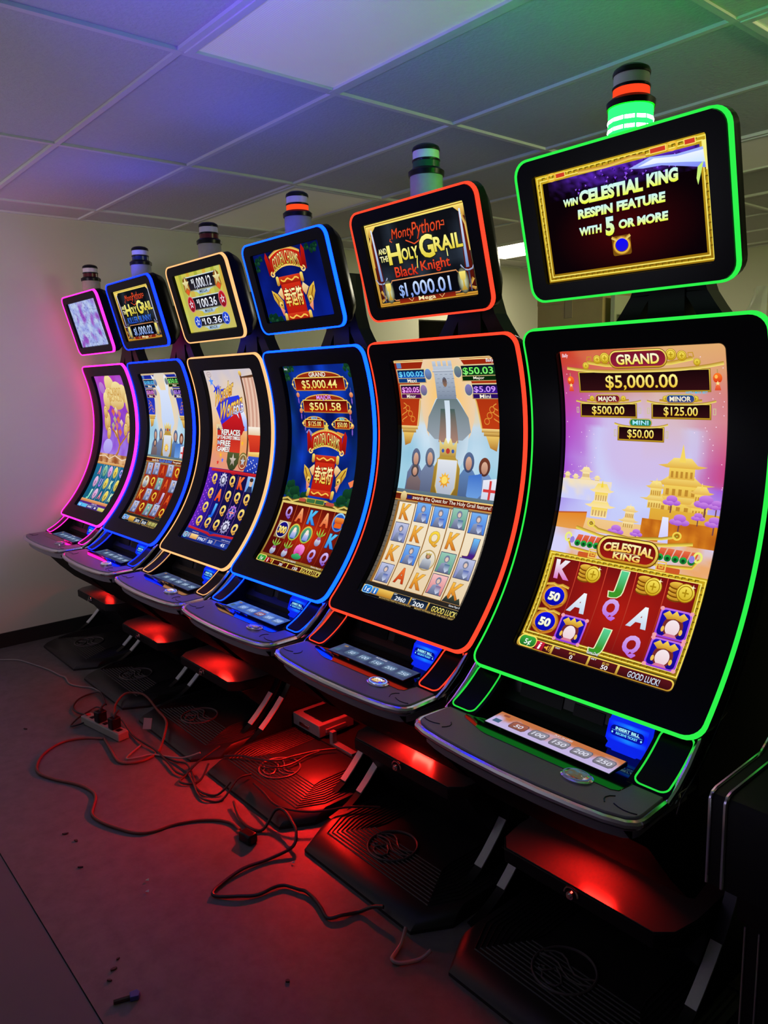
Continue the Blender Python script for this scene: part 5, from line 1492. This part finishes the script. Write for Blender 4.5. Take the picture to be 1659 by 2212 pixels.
def machine(i):
    S = SPEC[i]
    root = empty('slot_machine', (XS[i], YR + YS[i], 0))
    tag(root, S['label'], 'slot machine', 'slot machines standing in the row')
    neon = emat('light_strip_%d' % i, S['neon'], S['k'], .06)
    P = lambda name, key, fn, mat, parent=root, bevel=0: link(name, cached(key, fn), mat, parent, bevel=bevel)
    P('cabinet_body', 'body', g_body, BODY)
    for sg in (1, -1): P('edge_trim', 'seam%d' % sg, lambda: g_seam(sg), CHROME)
    bz = P('bezel', 'bezel', g_bezel, GLASS)
    P('screen_backing', 'sback', g_screen_back, GLASS, bz)
    st = P('light_strip', 'stripm', g_strip_main, neon, bz); st['label'] = 'glowing strip around the main screen'
    o = link('screen', S['main']().build('screen', map_main, 4.0, (0, 0, 100, 183)), screen_mat(), bz); o['label'] = 'tall curved lit screen'
    # topper
    tbx = P('top_box', 'topbox', g_topbox, GLASS)
    st = P('light_strip', 'stript', g_strip_top, neon, tbx); st['label'] = 'glowing strip around the topper screen'
    o = link('screen', S['top']().build('screen', map_top, None, (0, 0, 100, 58)), screen_mat(), tbx); o['label'] = 'flat lit topper screen'
    P('neck_bracket', 'neck', g_neck, BLACK)
    # beacon
    if S['base']:
        bm = pmat('clear_ribbed_lens_%d' % i, S['base'], .25, spec=.6, vary=.12, vscale=60, alpha=.9)
    else:
        bm = emat('lit_green_lens', (.0003, 1.0, .002), 125.0, .12)
    tw = link('beacon', cached('twbase', lambda: lathe_part([(.054, 2.31), (.055, 2.32), (.0555, 2.413), (.054, 2.417)], 'beacon')), bm, root)
    P('collar', 'twcol', lambda: lathe_part([(.050, 2.411), (.060, 2.413), (.061, 2.428), (.050, 2.437)], 'collar'), BLACK, tw)
    sm = emat('lit_status_%d' % i, S['status'], 1.25, .05) if S['lit'] else pmat('status_lens_%d' % i, S['status'], .2, spec=.6, vary=.1)
    P('status_lens', 'twst', lambda: lathe_part([(.0455, 2.436), (.0455, 2.4585)], 'status_lens'), sm, tw)
    P('ring', 'twring', lambda: lathe_part([(.0465, 2.4583), (.0475, 2.4600), (.0475, 2.464), (.0455, 2.466)], 'ring'), BLACK, tw)
    P('white_lens', 'twwh', lambda: lathe_part([(.0445, 2.465), (.0445, 2.4935)], 'white_lens'), pmat('white_beacon_lens', (.72, .70, .70), .35, vary=.03), tw)
    P('cap', 'twcap', lambda: lathe_part([(.0465, 2.491), (.0472, 2.497), (.044, 2.505), (.033, 2.512), (.014, 2.516)], 'cap'), BLACK, tw)
    if not S['base']:
        m = MB()
        for r in range(3):
            for k in range(12):
                a = 2 * pi * k / 12; z = 2.337 + r * .022
                rr = .0555
                t = Vector((-sin(a), cos(a), 0)); n_ = Vector((cos(a), sin(a), 0)); c = Vector((0, 1.866, z)) + n_ * rr
                wd = .0125 if k % 3 else .014
                m.add([tuple(c - t * wd - Vector((0, 0, .0045))), tuple(c + t * wd - Vector((0, 0, .0045))), tuple(c + t * wd + Vector((0, 0, .0045))), tuple(c - t * wd + Vector((0, 0, .0045))), tuple(c + n_ * .0025)], [(0, 1, 4), (1, 2, 4), (2, 3, 4), (3, 0, 4), (3, 2, 1, 0)])
        o = link('led_chips', m.mesh('led_chips', SH), emat('green_white_led', (.75, 1.0, .92), 8.0, .05), tw)
    if i in (1, 3):   # unseen light added at the topper to throw a blue patch on the ceiling
        d = bpy.data.lights.new('topper_fill', 'AREA'); d.color = (.06, .06, 1.0); d.energy = .55; d.shape = 'RECTANGLE'; d.size = .3; d.size_y = .02; d.spread = radians(130)
        lo = bpy.data.objects.new('topper_fill', d); COL.objects.link(lo); lo.parent = root; lo.location = (-.28 if i == 3 else .16, 1.745 - YR, 2.345); lo.rotation_euler = (radians(180 - 12), 0, 0)
    # player deck
    dk = P('button_deck', 'deck', g_deck, DECKM, bevel=.004)
    P('chrome_edge', 'decktrim', g_deck_trim, CHROME, dk)
    for sg in (1, -1):
        for k in (0, 1): P('deck_groove', 'mark%d%d' % (sg, k), lambda: g_mark(sg, k), BLACK, dk)
    P('button_bay', 'insert', g_insert, INSERT, bevel=.002)
    P('bay_back', 'bayback', g_backwall, BLACK)
    P('player_window', 'wins', g_windows, GLASS)
    for sg in (1, -1):
        sp = P('speaker_panel', 'spk%d' % sg, lambda: g_speaker(sg), GLASS)
        P('light_strip', 'spkst%d' % sg, lambda: g_spk_strip(sg), emat('thin_strip_%d' % i, S['neon'], S['k'] * .8, .05), sp)
        P('chrome_side_edge', 'sidetrim%d' % sg, lambda: g_side_trim(sg), CHROME, sp)
    bl = P('bill_acceptor', 'bill', g_bill, BILLM, bevel=.003)
    link('sign_plate', cached('billart', lambda: art_bill().build('sign_plate', map_bill)), screen_mat(), bl)
    lc = P('bet_button_display', 'lcd', g_lcd, BLACK)
    link('display_face', cached('lcd_' + S['lcd'], lambda: art_lcd(S['lcd']).build('display_face', map_lcd, None, (0, 0, 100, 20))), screen_mat(), lc)
    sb = P('spin_button', 'spin', g_spin, CHROME)
    link('button_face', cached('spin_' + S['spin'], lambda: art_spin(S['spin']).build('button_face', map_spin)), screen_mat() if S['spin'] in ('lit', 'white') else screen_mat(), sb)
    # lower part and stand
    P('lower_housing', 'belly', g_belly, MATTE)
    stand = P('stand_back', 'stback', g_standback, BODY)
    for sg in (1, -1):
        w_ = P('stand_side', 'stw%d' % sg, lambda: g_standwall(sg), BODY)
        P('stand_rail', 'rail%d' % sg, lambda: g_rail(sg, 0, 10), RAILM, w_)
        P('reflective_tape', 'tape%d' % sg, lambda: g_rail(sg, 3, 6, .0165, .0065), TAPE, w_)
    if S['dz'] is not None:
        q = int(S['dz'] * 1000)
        d = P('stand_door', 'door%d' % q, lambda: g_door(S['dz']), BODY, bevel=.004)
        P('door_top', 'doortop%d' % q, lambda: g_doortop(S['dz']), LEDGE, d)
        P('door_lock', 'lock%d' % q, lambda: g_lock(S['dz']), CHROME, d)
    fp = P('foot_plate', 'plate', g_plate, RUBBER); fp.location.x = .05
    P('emblem', 'emblem', g_emblem, RUBBER_HI, fp).location.x = -.045
    P('red_lamp', 'led', g_led, emat('red_led_glow', (1.0, .012, .006), 5.0, .05))
    d = bpy.data.lights.new('red_lamp_light', 'AREA'); d.color = (1.0, .012, .008); d.energy = RED[i]; d.shape = 'RECTANGLE'; d.size = .10; d.size_y = .03; d.spread = radians(150)
    lo = bpy.data.objects.new('red_lamp_light', d); COL.objects.link(lo); lo.parent = root
    if S['dz'] is None:
        d2 = d.copy(); d2.energy = 1.6; l2 = bpy.data.objects.new('red_lamp_light', d2); COL.objects.link(l2); l2.parent = root; l2.location = (-.05, 1.93 - YR, .416); l2.rotation_euler = (radians(10), 0, 0)
    lo.location = (0.0, 1.80 - YR, .414); lo.rotation_euler = (radians(-58 if S['dz'] is None else (-50 if i >= 4 else -40)), 0, 0)
    return root


RED = [.4, 1.8, 2.1, 12, 2.2, 1.4]
BILLM = emat('blue_bill_bezel', (.004, .02, .85), 1.0, .3)
RUBBER_HI = pmat('worn_rubber_emblem', (.11, .09, .09), .35, spec=.5, vary=.2)
ROOTS = [machine(i) for i in range(6)]

# ------------------------------------------------------------------ older cabinet at the right edge
root = empty('old_slot_cabinet', (-.30, 1.85, 0))
tag(root, 'black slot cabinet with thin chrome edging, cut off at the right edge', 'slot machine')
m = MB()
prof = [(1.468, .668), (1.466, .862), (1.474, .874), (1.49, .878), (1.70, .882), (1.76, .915), (1.90, 1.18), (1.98, 1.50), (2.02, 1.62), (2.35, 1.62), (2.35, .50), (1.62, .50), (1.60, .668)]
m.prism([(y, z) for y, z in prof], -.395, .395, 0)
link('cabinet_body', m.mesh('old_body', (0, -1.85, 0)), BODY, root)
m = MB()
st = [(y - .002, z + .002) for y, z in prof[:9]]
m.tube([(-.398, y, z) for y, z in st], .0038, 6)
link('chrome_edge', m.mesh('old_edge', (0, -1.85, 0)), CHROME, root)
m = MB(); m.tube([(-.365, y - .001, z + .001) for y, z in st], .0045, 6)
link('chrome_edge', m.mesh('old_edge2', (0, -1.85, 0)), CHROME, root)
m = MB().box(-.375, .375, 1.625, 2.35, 0, .50)
link('stand', m.mesh('old_stand', (0, -1.85, 0)), BODY, root)
for x in (-.377, -.345):
    link('stand_trim', MB().tube([(x, 1.622, .02), (x, 1.622, .49)], .0025, 6).mesh('old_stand_trim', (0, -1.85, 0)), ALU, root)
link('ticket_tray', MB().box(-.20, .12, 1.56, 1.66, .880, .897).mesh('tray', (0, -1.85, 0)), CASE, root, bevel=.004)

# flat metal box standing in the doorless stand of the bright blue machine
root = empty('power_unit', (XS[3] - .195, 2.062, .0465))
tag(root, 'flat metal box lit red inside the doorless stand of the bright blue machine', 'metal box')
link('case', MB().box(-.112, .112, -.105, .105, .014, .076).mesh('case'), CASE, root, bevel=.004)
link('lid_plate', MB().box(-.07, .09, -.07, .10, .0765, .083).mesh('lid_plate'), BLACK, root, bevel=.002)
link('front_clip', MB().box(-.05, .03, -.112, -.105, .03, .048).mesh('clip'), CHROME, root, bevel=.002)
link('side_socket', MB().box(.112, .122, -.07, .05, .03, .05).mesh('socket'), CASE, root, bevel=.002)
for a, b in ((-.1, -.09), (.1, -.09), (-.1, .09), (.1, .09)):
    link('rubber_foot', MB().lathe([(.010, 0), (.010, .0145)], a, b, 12).mesh('foot'), BLACK, root)
root = empty('hinge_bracket', (XS[3] + .02, 1.99, .0465))
tag(root, 'small metal bracket lying behind the foot plate ridges, lit red', 'bracket')
link('arm', MB().box(-.02, .13, -.02, .012, 0, .016).mesh('arm'), CASE, root, bevel=.002)
link('post', MB().box(-.04, -.015, -.02, .005, 0, .07).mesh('post'), CASE, root, bevel=.002)

# ------------------------------------------------------------------ cables on the floor
CAB = {'A':[(-5.352, 1.115), (-5.289, 1.15), (-5.197, 1.237), (-5.024, 1.29), (-4.87, 1.329), (-4.723, 1.349), (-4.663, 1.363), (-4.542, 1.348), (-4.45, 1.382), (-4.382, 1.423), (-4.269, 1.438)],'B':[(-3.68, 1.226), (-3.754, 1.154), (-3.784, 1.062), (-3.735, 0.966), (-3.646, 0.901), (-3.546, 0.875), (-3.439, 0.907), (-3.31, 0.974), (-3.207, 0.999), (-3.145, 0.991), (-3.084, 0.96), (-3.024, 0.933), (-2.949, 0.939), (-2.849, 0.975), (-2.771, 1.017), (-2.734, 1.071), (-2.723, 1.154), (-2.684, 1.239), (-2.632, 1.298), (-2.574, 1.329), (-2.507, 1.329)],'C':[(-3.686, 1.231), (-3.545, 1.209), (-3.392, 1.19), (-3.333, 1.233), (-3.322, 1.304), (-3.365, 1.379), (-3.452, 1.455), (-3.538, 1.498), (-3.696, 1.521), (-3.886, 1.549), (-3.972, 1.538), (-4.018, 1.477), (-3.992, 1.412), (-3.892, 1.365)],'D':[(-4.086, 1.393), (-4.244, 1.421), (-4.29, 1.374), (-4.235, 1.292), (-4.158, 1.239), (-4.065, 1.233), (-3.987, 1.265)],'E':[(-3.994, 1.359), (-4.063, 1.338), (-4.059, 1.291), (-3.994, 1.209), (-3.933, 1.152), (-3.921, 1.213), (-3.976, 1.277)],'F':[(-3.842, 1.368), (-3.793, 1.371), (-3.615, 1.35), (-3.492, 1.349), (-3.379, 1.364), (-3.219, 1.354), (-3.107, 1.343), (-3.051, 1.357)],'G':[(-3.347, 1.357), (-3.209, 1.384), (-3.119, 1.404), (-3.03, 1.387), (-2.932, 1.352), (-2.854, 1.351), (-2.802, 1.39), (-2.792, 1.451)],'H':[(-3.095, 1.563), (-3.067, 1.44), (-3.052, 1.364), (-3.013, 1.318), (-2.966, 1.342), (-2.965, 1.395), (-3.001, 1.455)],'M':[(-3.482, 1.338), (-3.422, 1.257), (-3.391, 1.23), (-3.363, 1.28), (-3.343, 1.341), (-3.186, 1.409), (-3.11, 1.47)],'I':[(-3.0, 1.535), (-2.94, 1.588), (-2.868, 1.633), (-2.791, 1.681), (-2.769, 1.779), (-2.736, 1.873), (-2.694, 1.946)],'I2':[(-2.822, 1.619), (-2.746, 1.645), (-2.721, 1.717), (-2.734, 1.817), (-2.729, 1.876)],'J':[(-2.693, 1.506), (-2.596, 1.495), (-2.491, 1.483), (-2.405, 1.507), (-2.344, 1.558), (-2.302, 1.617), (-2.273, 1.679), (-2.22, 1.743), (-2.178, 1.781)],'K':[(-2.761, 1.537), (-2.772, 1.475), (-2.755, 1.385), (-2.795, 1.334), (-2.861, 1.329), (-2.976, 1.36), (-3.074, 1.382)],'Lc':[(-2.683, 1.402), (-2.576, 1.367), (-2.485, 1.365), (-2.442, 1.396), (-2.458, 1.465), (-2.415, 1.483), (-2.328, 1.465), (-2.283, 1.447), (-2.249, 1.406), (-2.266, 1.312), (-2.279, 1.213), (-2.264, 1.126), (-2.236, 1.067), (-2.21, 1.069), (-2.158, 1.121), (-2.121, 1.176), (-2.114, 1.239), (-2.097, 1.274), (-2.045, 1.298), (-2.024, 1.308), (-1.974, 1.309), (-1.918, 1.298), (-1.864, 1.287), (-1.841, 1.327), (-1.82, 1.38), (-1.786, 1.412), (-1.75, 1.431)],'N':[(-1.634, 1.425), (-1.616, 1.391), (-1.601, 1.355), (-1.584, 1.322), (-1.556, 1.332), (-1.527, 1.385), (-1.512, 1.418)],}


def smooth_path(P, n=5):
    R = []
    for i in range(len(P) - 1):
        p0 = P[max(0, i - 1)]; p1 = P[i]; p2 = P[i + 1]; p3 = P[min(len(P) - 1, i + 2)]
        for k in range(n):
            t = k / n
            R.append(tuple(.5 * (2 * p1[q] + (p2[q] - p0[q]) * t + (2 * p0[q] - 5 * p1[q] + 4 * p2[q] - p3[q]) * t * t + (3 * p1[q] - p0[q] - 3 * p2[q] + p3[q]) * t ** 3) for q in range(3)))
    R.append(P[-1])
    return R


orange = pmat('orange_cord_rubber', (.20, .05, .035), .45, vary=.1)
black_c = pmat('black_cord_rubber', (.022, .018, .018), .4, vary=.2)
grey_c = pmat('grey_cord_vinyl', (.26, .24, .23), .5, vary=.1)
CL = {'A': (grey_c, .0045, 'thin grey cord running from the left wall to the power strip', 0), 'B': (orange, .0062, 'long reddish extension cord looping across the open floor', 0), 'C': (orange, .0065, 'thick reddish cord arching up behind the power strip', .05),
      'D': (black_c, .005, 'black cord looped just behind the power strip end', .012), 'E': (black_c, .0045, 'black cord bent in a sharp point left of the power strip', .01), 'F': (black_c, .005, 'black cord running right from the power strip plugs', .01),
      'G': (black_c, .005, 'black cord from the tangle ending at the lit foot plate', .004), 'H': (black_c, .005, 'short black cord curled beside the gold machine foot plate', .006), 'M': (grey_c, .0045, 'thin cord folded on the floor below the cord tag', .003),
      'I': (black_c, .0048, 'upper black cord draped across the red lit foot plate', .004), 'I2': (black_c, .0042, 'short black cord crossing the round emblem of the lit foot plate', .002), 'J': (black_c, .0045, 'black cord draped from the lit foot plate to the next one', .004),
      'K': (black_c, .0045, 'black cord hanging off the corner of the lit foot plate', .004), 'Lc': (black_c, .0062, 'black cord making a long flat loop below the foot plates', .004), 'N': (grey_c, .0058, 'short cord bend poking out under the nearest machine', .004)}
ZB = {'I': .056, 'I2': .056, 'J': .056}
for k, pts in CAB.items():
    mt, r, lab, lift = CL[k]
    n = len(pts); P3 = []
    for i, (x, y) in enumerate(pts):
        z = ZB.get(k, 0) + r + .0005
        if lift: z += lift * abs(sin(i * 1.7)) if k != 'C' else lift * max(0, sin(pi * (i - 5) / 8.0))
        if k not in ZB and y > 1.40 and x > -4.2 and k != 'B': z = max(z, .004 + r + min(.055, (y - 1.38) * .55))
        P3.append((x, y, z))
    o = link('loose_cable', MB().tube(smooth_path(P3), r, 8).mesh('cord_' + k.lower()), mt)
    tag(o, lab, 'cord', 'loose cords on the floor')
cc = CAB['C'][9]
tgo = link('cord_tag', MB().box(-.022, .022, -.001, .001, 0, .055).mesh('cord_tag'), pmat('white_paper_tag', (.28, .28, .28), .6, vary=.05))
tgo.location = (-3.60, 1.42, .02); tgo.rotation_euler = (radians(-25), 0, radians(40)); tag(tgo, 'small white tag hanging by the thick reddish cord', 'tag')

# power strip with its plugs
ang = atan2(.060, .349)
root = empty('power_strip', (-3.775, 1.268, 0)); root.rotation_euler = (0, 0, ang)
tag(root, 'grey power strip lying on the floor among the cords', 'power strip')
strip_m = pmat('beige_plastic', (.30, .29, .25), .5, vary=.08)
link('body', MB().box(-.18, .18, -.03, .03, .002, .045).mesh('strip_body'), strip_m, root, bevel=.006)
for k in range(5):
    link('socket', MB().box(-.12 + k * .062, -.092 + k * .062, -.013, .013, .0445, .0462).mesh('socket_face'), BLACK, root)
link('switch', MB().box(-.165, -.145, -.01, .01, .045, .051).mesh('switch'), pmat('red_switch', (.5, .03, .03), .35), root, bevel=.001)
for x, y, lab in ((-3.80, 1.262, 'black plug adapter on the power strip, the one nearer its red switch'), (-3.672, 1.285, 'black plug adapter at the near right end of the power strip')):
    e = empty('power_adapter', (x, y, .0468)); e.rotation_euler = (0, 0, ang)
    tag(e, lab, 'plug', 'plug adapters in the power strip')
    link('housing', MB().box(-.022, .022, -.026, .026, 0, .058).mesh('plug_housing'), BLACK, e, bevel=.006)
    link('cord_relief', MB().tube([(0, 0, .056), (0, .012, .075), (0, .03, .085)], .006, 8).mesh('relief'), black_c, e)
e = empty('power_adapter', (-2.425, 1.318, .001)); e.rotation_euler = (0, 0, .15)
tag(e, 'black plug end of the long reddish cord, lying on the red lit floor', 'plug', 'plug adapters on the floor')
link('housing', MB().box(-.035, .035, -.022, .022, 0, .04).mesh('plug_housing2'), BLACK, e, bevel=.008)
link('cord_relief', MB().tube([(-.03, 0, .02), (-.06, .004, .012), (-.075, .008, .008)], .007, 8).mesh('relief2'), orange, e)

# bits on the floor
bit_m = pmat('dark_wood_chip', (.05, .035, .03), .7, vary=.3)
BITS = [(-4.086, .969, .03, .010, .5, 'dark chip of wood left of the tangled cords'), (-2.966, .807, .03, .012, 1.2, 'dark sliver on the floor, upper one of two below the looping cord'), (-2.889, .821, .022, .013, .3, 'dark fleck on the floor, right one of two below the looping cord'),
        (-2.708, .775, .028, .007, .9, 'thin dark sliver lying alone on the left of the floor'), (-2.129, .677, .026, .013, 1.4, 'dark crumb, middle of the three near the bottom left scrap'), (-2.094, .648, .018, .008, .8, 'dark crumb, lowest of the three near the bottom left scrap'),
        (-2.162, .701, .016, .007, 1.6, 'dark crumb, topmost of the three near the bottom left scrap'), (-1.733, 1.043, .016, .014, .2, 'black pellet on the dim floor at bottom centre')]
for x, y, a, b, rz, lab in BITS:
    m = MB(); n = 7; rr = [random.uniform(.6, 1.0) for _ in range(n)]
    P = [(a / 2 * rr[k] * cos(2 * pi * k / n), b / 2 * rr[k] * sin(2 * pi * k / n)) for k in range(n)]
    m.prism(P, 0, .005, 2)
    o = link('wood_chip', m.mesh('chip'), bit_m, None, (x, y, 0.0003 if y > .577 else -.0017)); o.rotation_euler = (0, 0, rz)
    tag(o, lab, 'debris', 'bits lying on the floor')
root = empty('broken_peg', (-1.988, .657, 0)); root.rotation_euler = (0, 0, 1.25)
tag(root, 'broken wooden peg with a blue end lying at the bottom left', 'debris', 'bits lying on the floor')
link('shaft', MB().tube([(-.035, 0, .007), (.012, 0, .007)], .0065, 7).mesh('peg_shaft'), bit_m, root)
link('blue_head', MB().prism([(.010, -.012), (.034, -.014), (.040, 0), (.032, .014), (.010, .011)], .0005, .016, 2).mesh('peg_head'), pmat('blue_plastic', (.05, .07, .30), .5), root, bevel=.002)
for x, y, lab in ((-2.463, .926, 'glint of clear plastic, upper of the two on the open floor'), (-2.403, .90, 'glint of clear plastic, lower of the two on the open floor'), (-2.192, 1.368, 'crumpled clear wrapper beside the foot plates')):
    m = MB(); m.add([(-.008, 0, 0), (.008, .003, .001), (.002, .007, .007), (0, -.006, .003)], [(0, 1, 2), (0, 3, 1), (0, 2, 3), (1, 3, 2)])
    o = link('plastic_scrap', m.mesh('scrap'), pmat('clear_film_scrap', (.6, .7, .7), .15, spec=.8), None, (x, y, .004)); tag(o, lab, 'debris', 'plastic scraps on the floor')

# ------------------------------------------------------------------ storage behind the row
card = pmat('brown_cardboard', (.56, .38, .19), .75, vary=.08, vscale=12)
root = empty('storage_rack', (-2.55, 4.75, 0))
tag(root, 'dim steel storage rack behind the green slot machine holding boxes', 'rack')
steel = pmat('dull_rack_steel', (.16, .16, .16), .5, metal=.5, vary=.1)
for x in (-1.0, 1.3):
    for y in (-.3, .3):
        link('rack_post', MB().box(x - .02, x + .02, y - .02, y + .02, 0, 1.82).mesh('post'), steel, root)
for z in (.4, 1.1, 1.80):
    link('shelf', MB().box(-1.02, 1.32, -.62, .32, z, z + .025).mesh('shelf'), steel, root)
root = empty('cardboard_box', (-3.30, 4.72, 1.826))
tag(root, 'large brown cardboard box on the rack, left of the white cartons', 'box')
link('carton', MB().box(-.27, .27, -.22, .22, 0, .56).mesh('carton'), card, root, bevel=.004)
link('flap', MB().box(-.27, .27, -.222, -.218, .40, .56).mesh('flap'), card, root)
link('tape', MB().box(-.03, .03, -.224, -.2195, .30, .56).mesh('tape'), pmat('tan_tape', (.45, .33, .18), .3), root)
root = empty('board_panel', (-2.955, 4.56, 1.826))
tag(root, 'upright pale board edge between the brown box and the white cartons', 'board')
link('sheet', MB().box(-.015, .015, -.06, .30, 0, .42).mesh('sheet'), pmat('pale_board', (.62, .58, .46), .6, vary=.05), root)
whitec = pmat('white_carton', (.68, .67, .62), .6, vary=.05)
for k in range(5):
    o = empty('white_carton', (-2.79 + .012 * ((k * 7) % 3), 4.60 - .01 * (k % 2), 1.826 + k * .062)); o.rotation_euler = (0, 0, .03 * ((k * 5) % 3 - 1))
    tag(o, ['lowest', 'second', 'middle', 'fourth', 'topmost'][k] + ' white carton of the stack seen behind the neck of the green machine', 'box', 'white cartons stacked on the rack')
    link('carton', MB().box(-.11, .11, -.10, .20, 0, .060).mesh('white_box'), whitec, o, bevel=.003)
    link('printed_mark', MB().box(-.09, -.05, -.1015, -.0995, .02, .042).mesh('mark'), pmat('grey_print', (.25, .25, .25), .6), o)
root = empty('plywood_sheet', (-2.02, 4.78, 1.826)); root.rotation_euler = (0, 0, .2)
tag(root, 'brown board leaning on the rack right of the neck of the green machine', 'board')
link('sheet', MB().box(-.06, .06, -.02, .02, 0, .46).mesh('ply'), pmat('brown_ply', (.30, .20, .10), .6, vary=.15), root)
# crumpled clear wrap
random.seed(11); m = MB(); nu, nv = 16, 9
V = []
for j in range(nv + 1):
    for i in range(nu + 1):
        a = pi * i / nu; r = .30 * sin(pi * (j + .8) / (nv + 2.2)) ** .6
        V.append((-cos(a) * .32 * (1 - .35 * j / nv) + random.uniform(-.012, .012), -sin(a) * .16 * (1 - .3 * j / nv) + random.uniform(-.015, .015), .34 * j / nv + random.uniform(-.012, .012)))
m.add(V, [(j * (nu + 1) + i, j * (nu + 1) + i + 1, (j + 1) * (nu + 1) + i + 1, (j + 1) * (nu + 1) + i) for j in range(nv) for i in range(nu)])
o = link('plastic_wrap', m.mesh('wrap', smooth=25), pmat('clear_plastic_film', (.75, .75, .72), .18, spec=.7, alpha=.30), None, (-1.74, 4.32, 1.830)); tag(o, 'crumpled clear plastic wrap on the rack above the green slot machine', 'plastic wrap')
root = empty('angled_case', (-1.42, 4.68, 1.826))
tag(root, 'black slanted case on the rack at the right edge', 'case')
link('case_body', MB().prism([(-.26, 0), (.20, 0), (.20, .40), (.05, .40)], -.2, .2, 1).mesh('slant_case'), BODY, root, bevel=.006)
link('lid_edge', MB().tube([(-.262, -.21, .002), (.046, -.21, .404)], .008, 6).mesh('lid_edge'), steel, root)
root = empty('notice_sign', (-1.31, 4.405, 1.85))
tag(root, 'white notice with a black arrow sign on the slanted case at the right edge', 'sign')
link('sign_board', MB().box(-.055, .055, -.004, .004, 0, .22).mesh('sign_board'), pmat('white_sign', (.75, .75, .72), .5), root, bevel=.003)
link('black_mark', MB().prism([(-.03, .05), (.03, .05), (.03, .09), (.0, .09), (.0, .13), (.03, .13), (.03, .16), (-.03, .16)], -.006, -.0042, 1).mesh('mark'), BLACK, root)
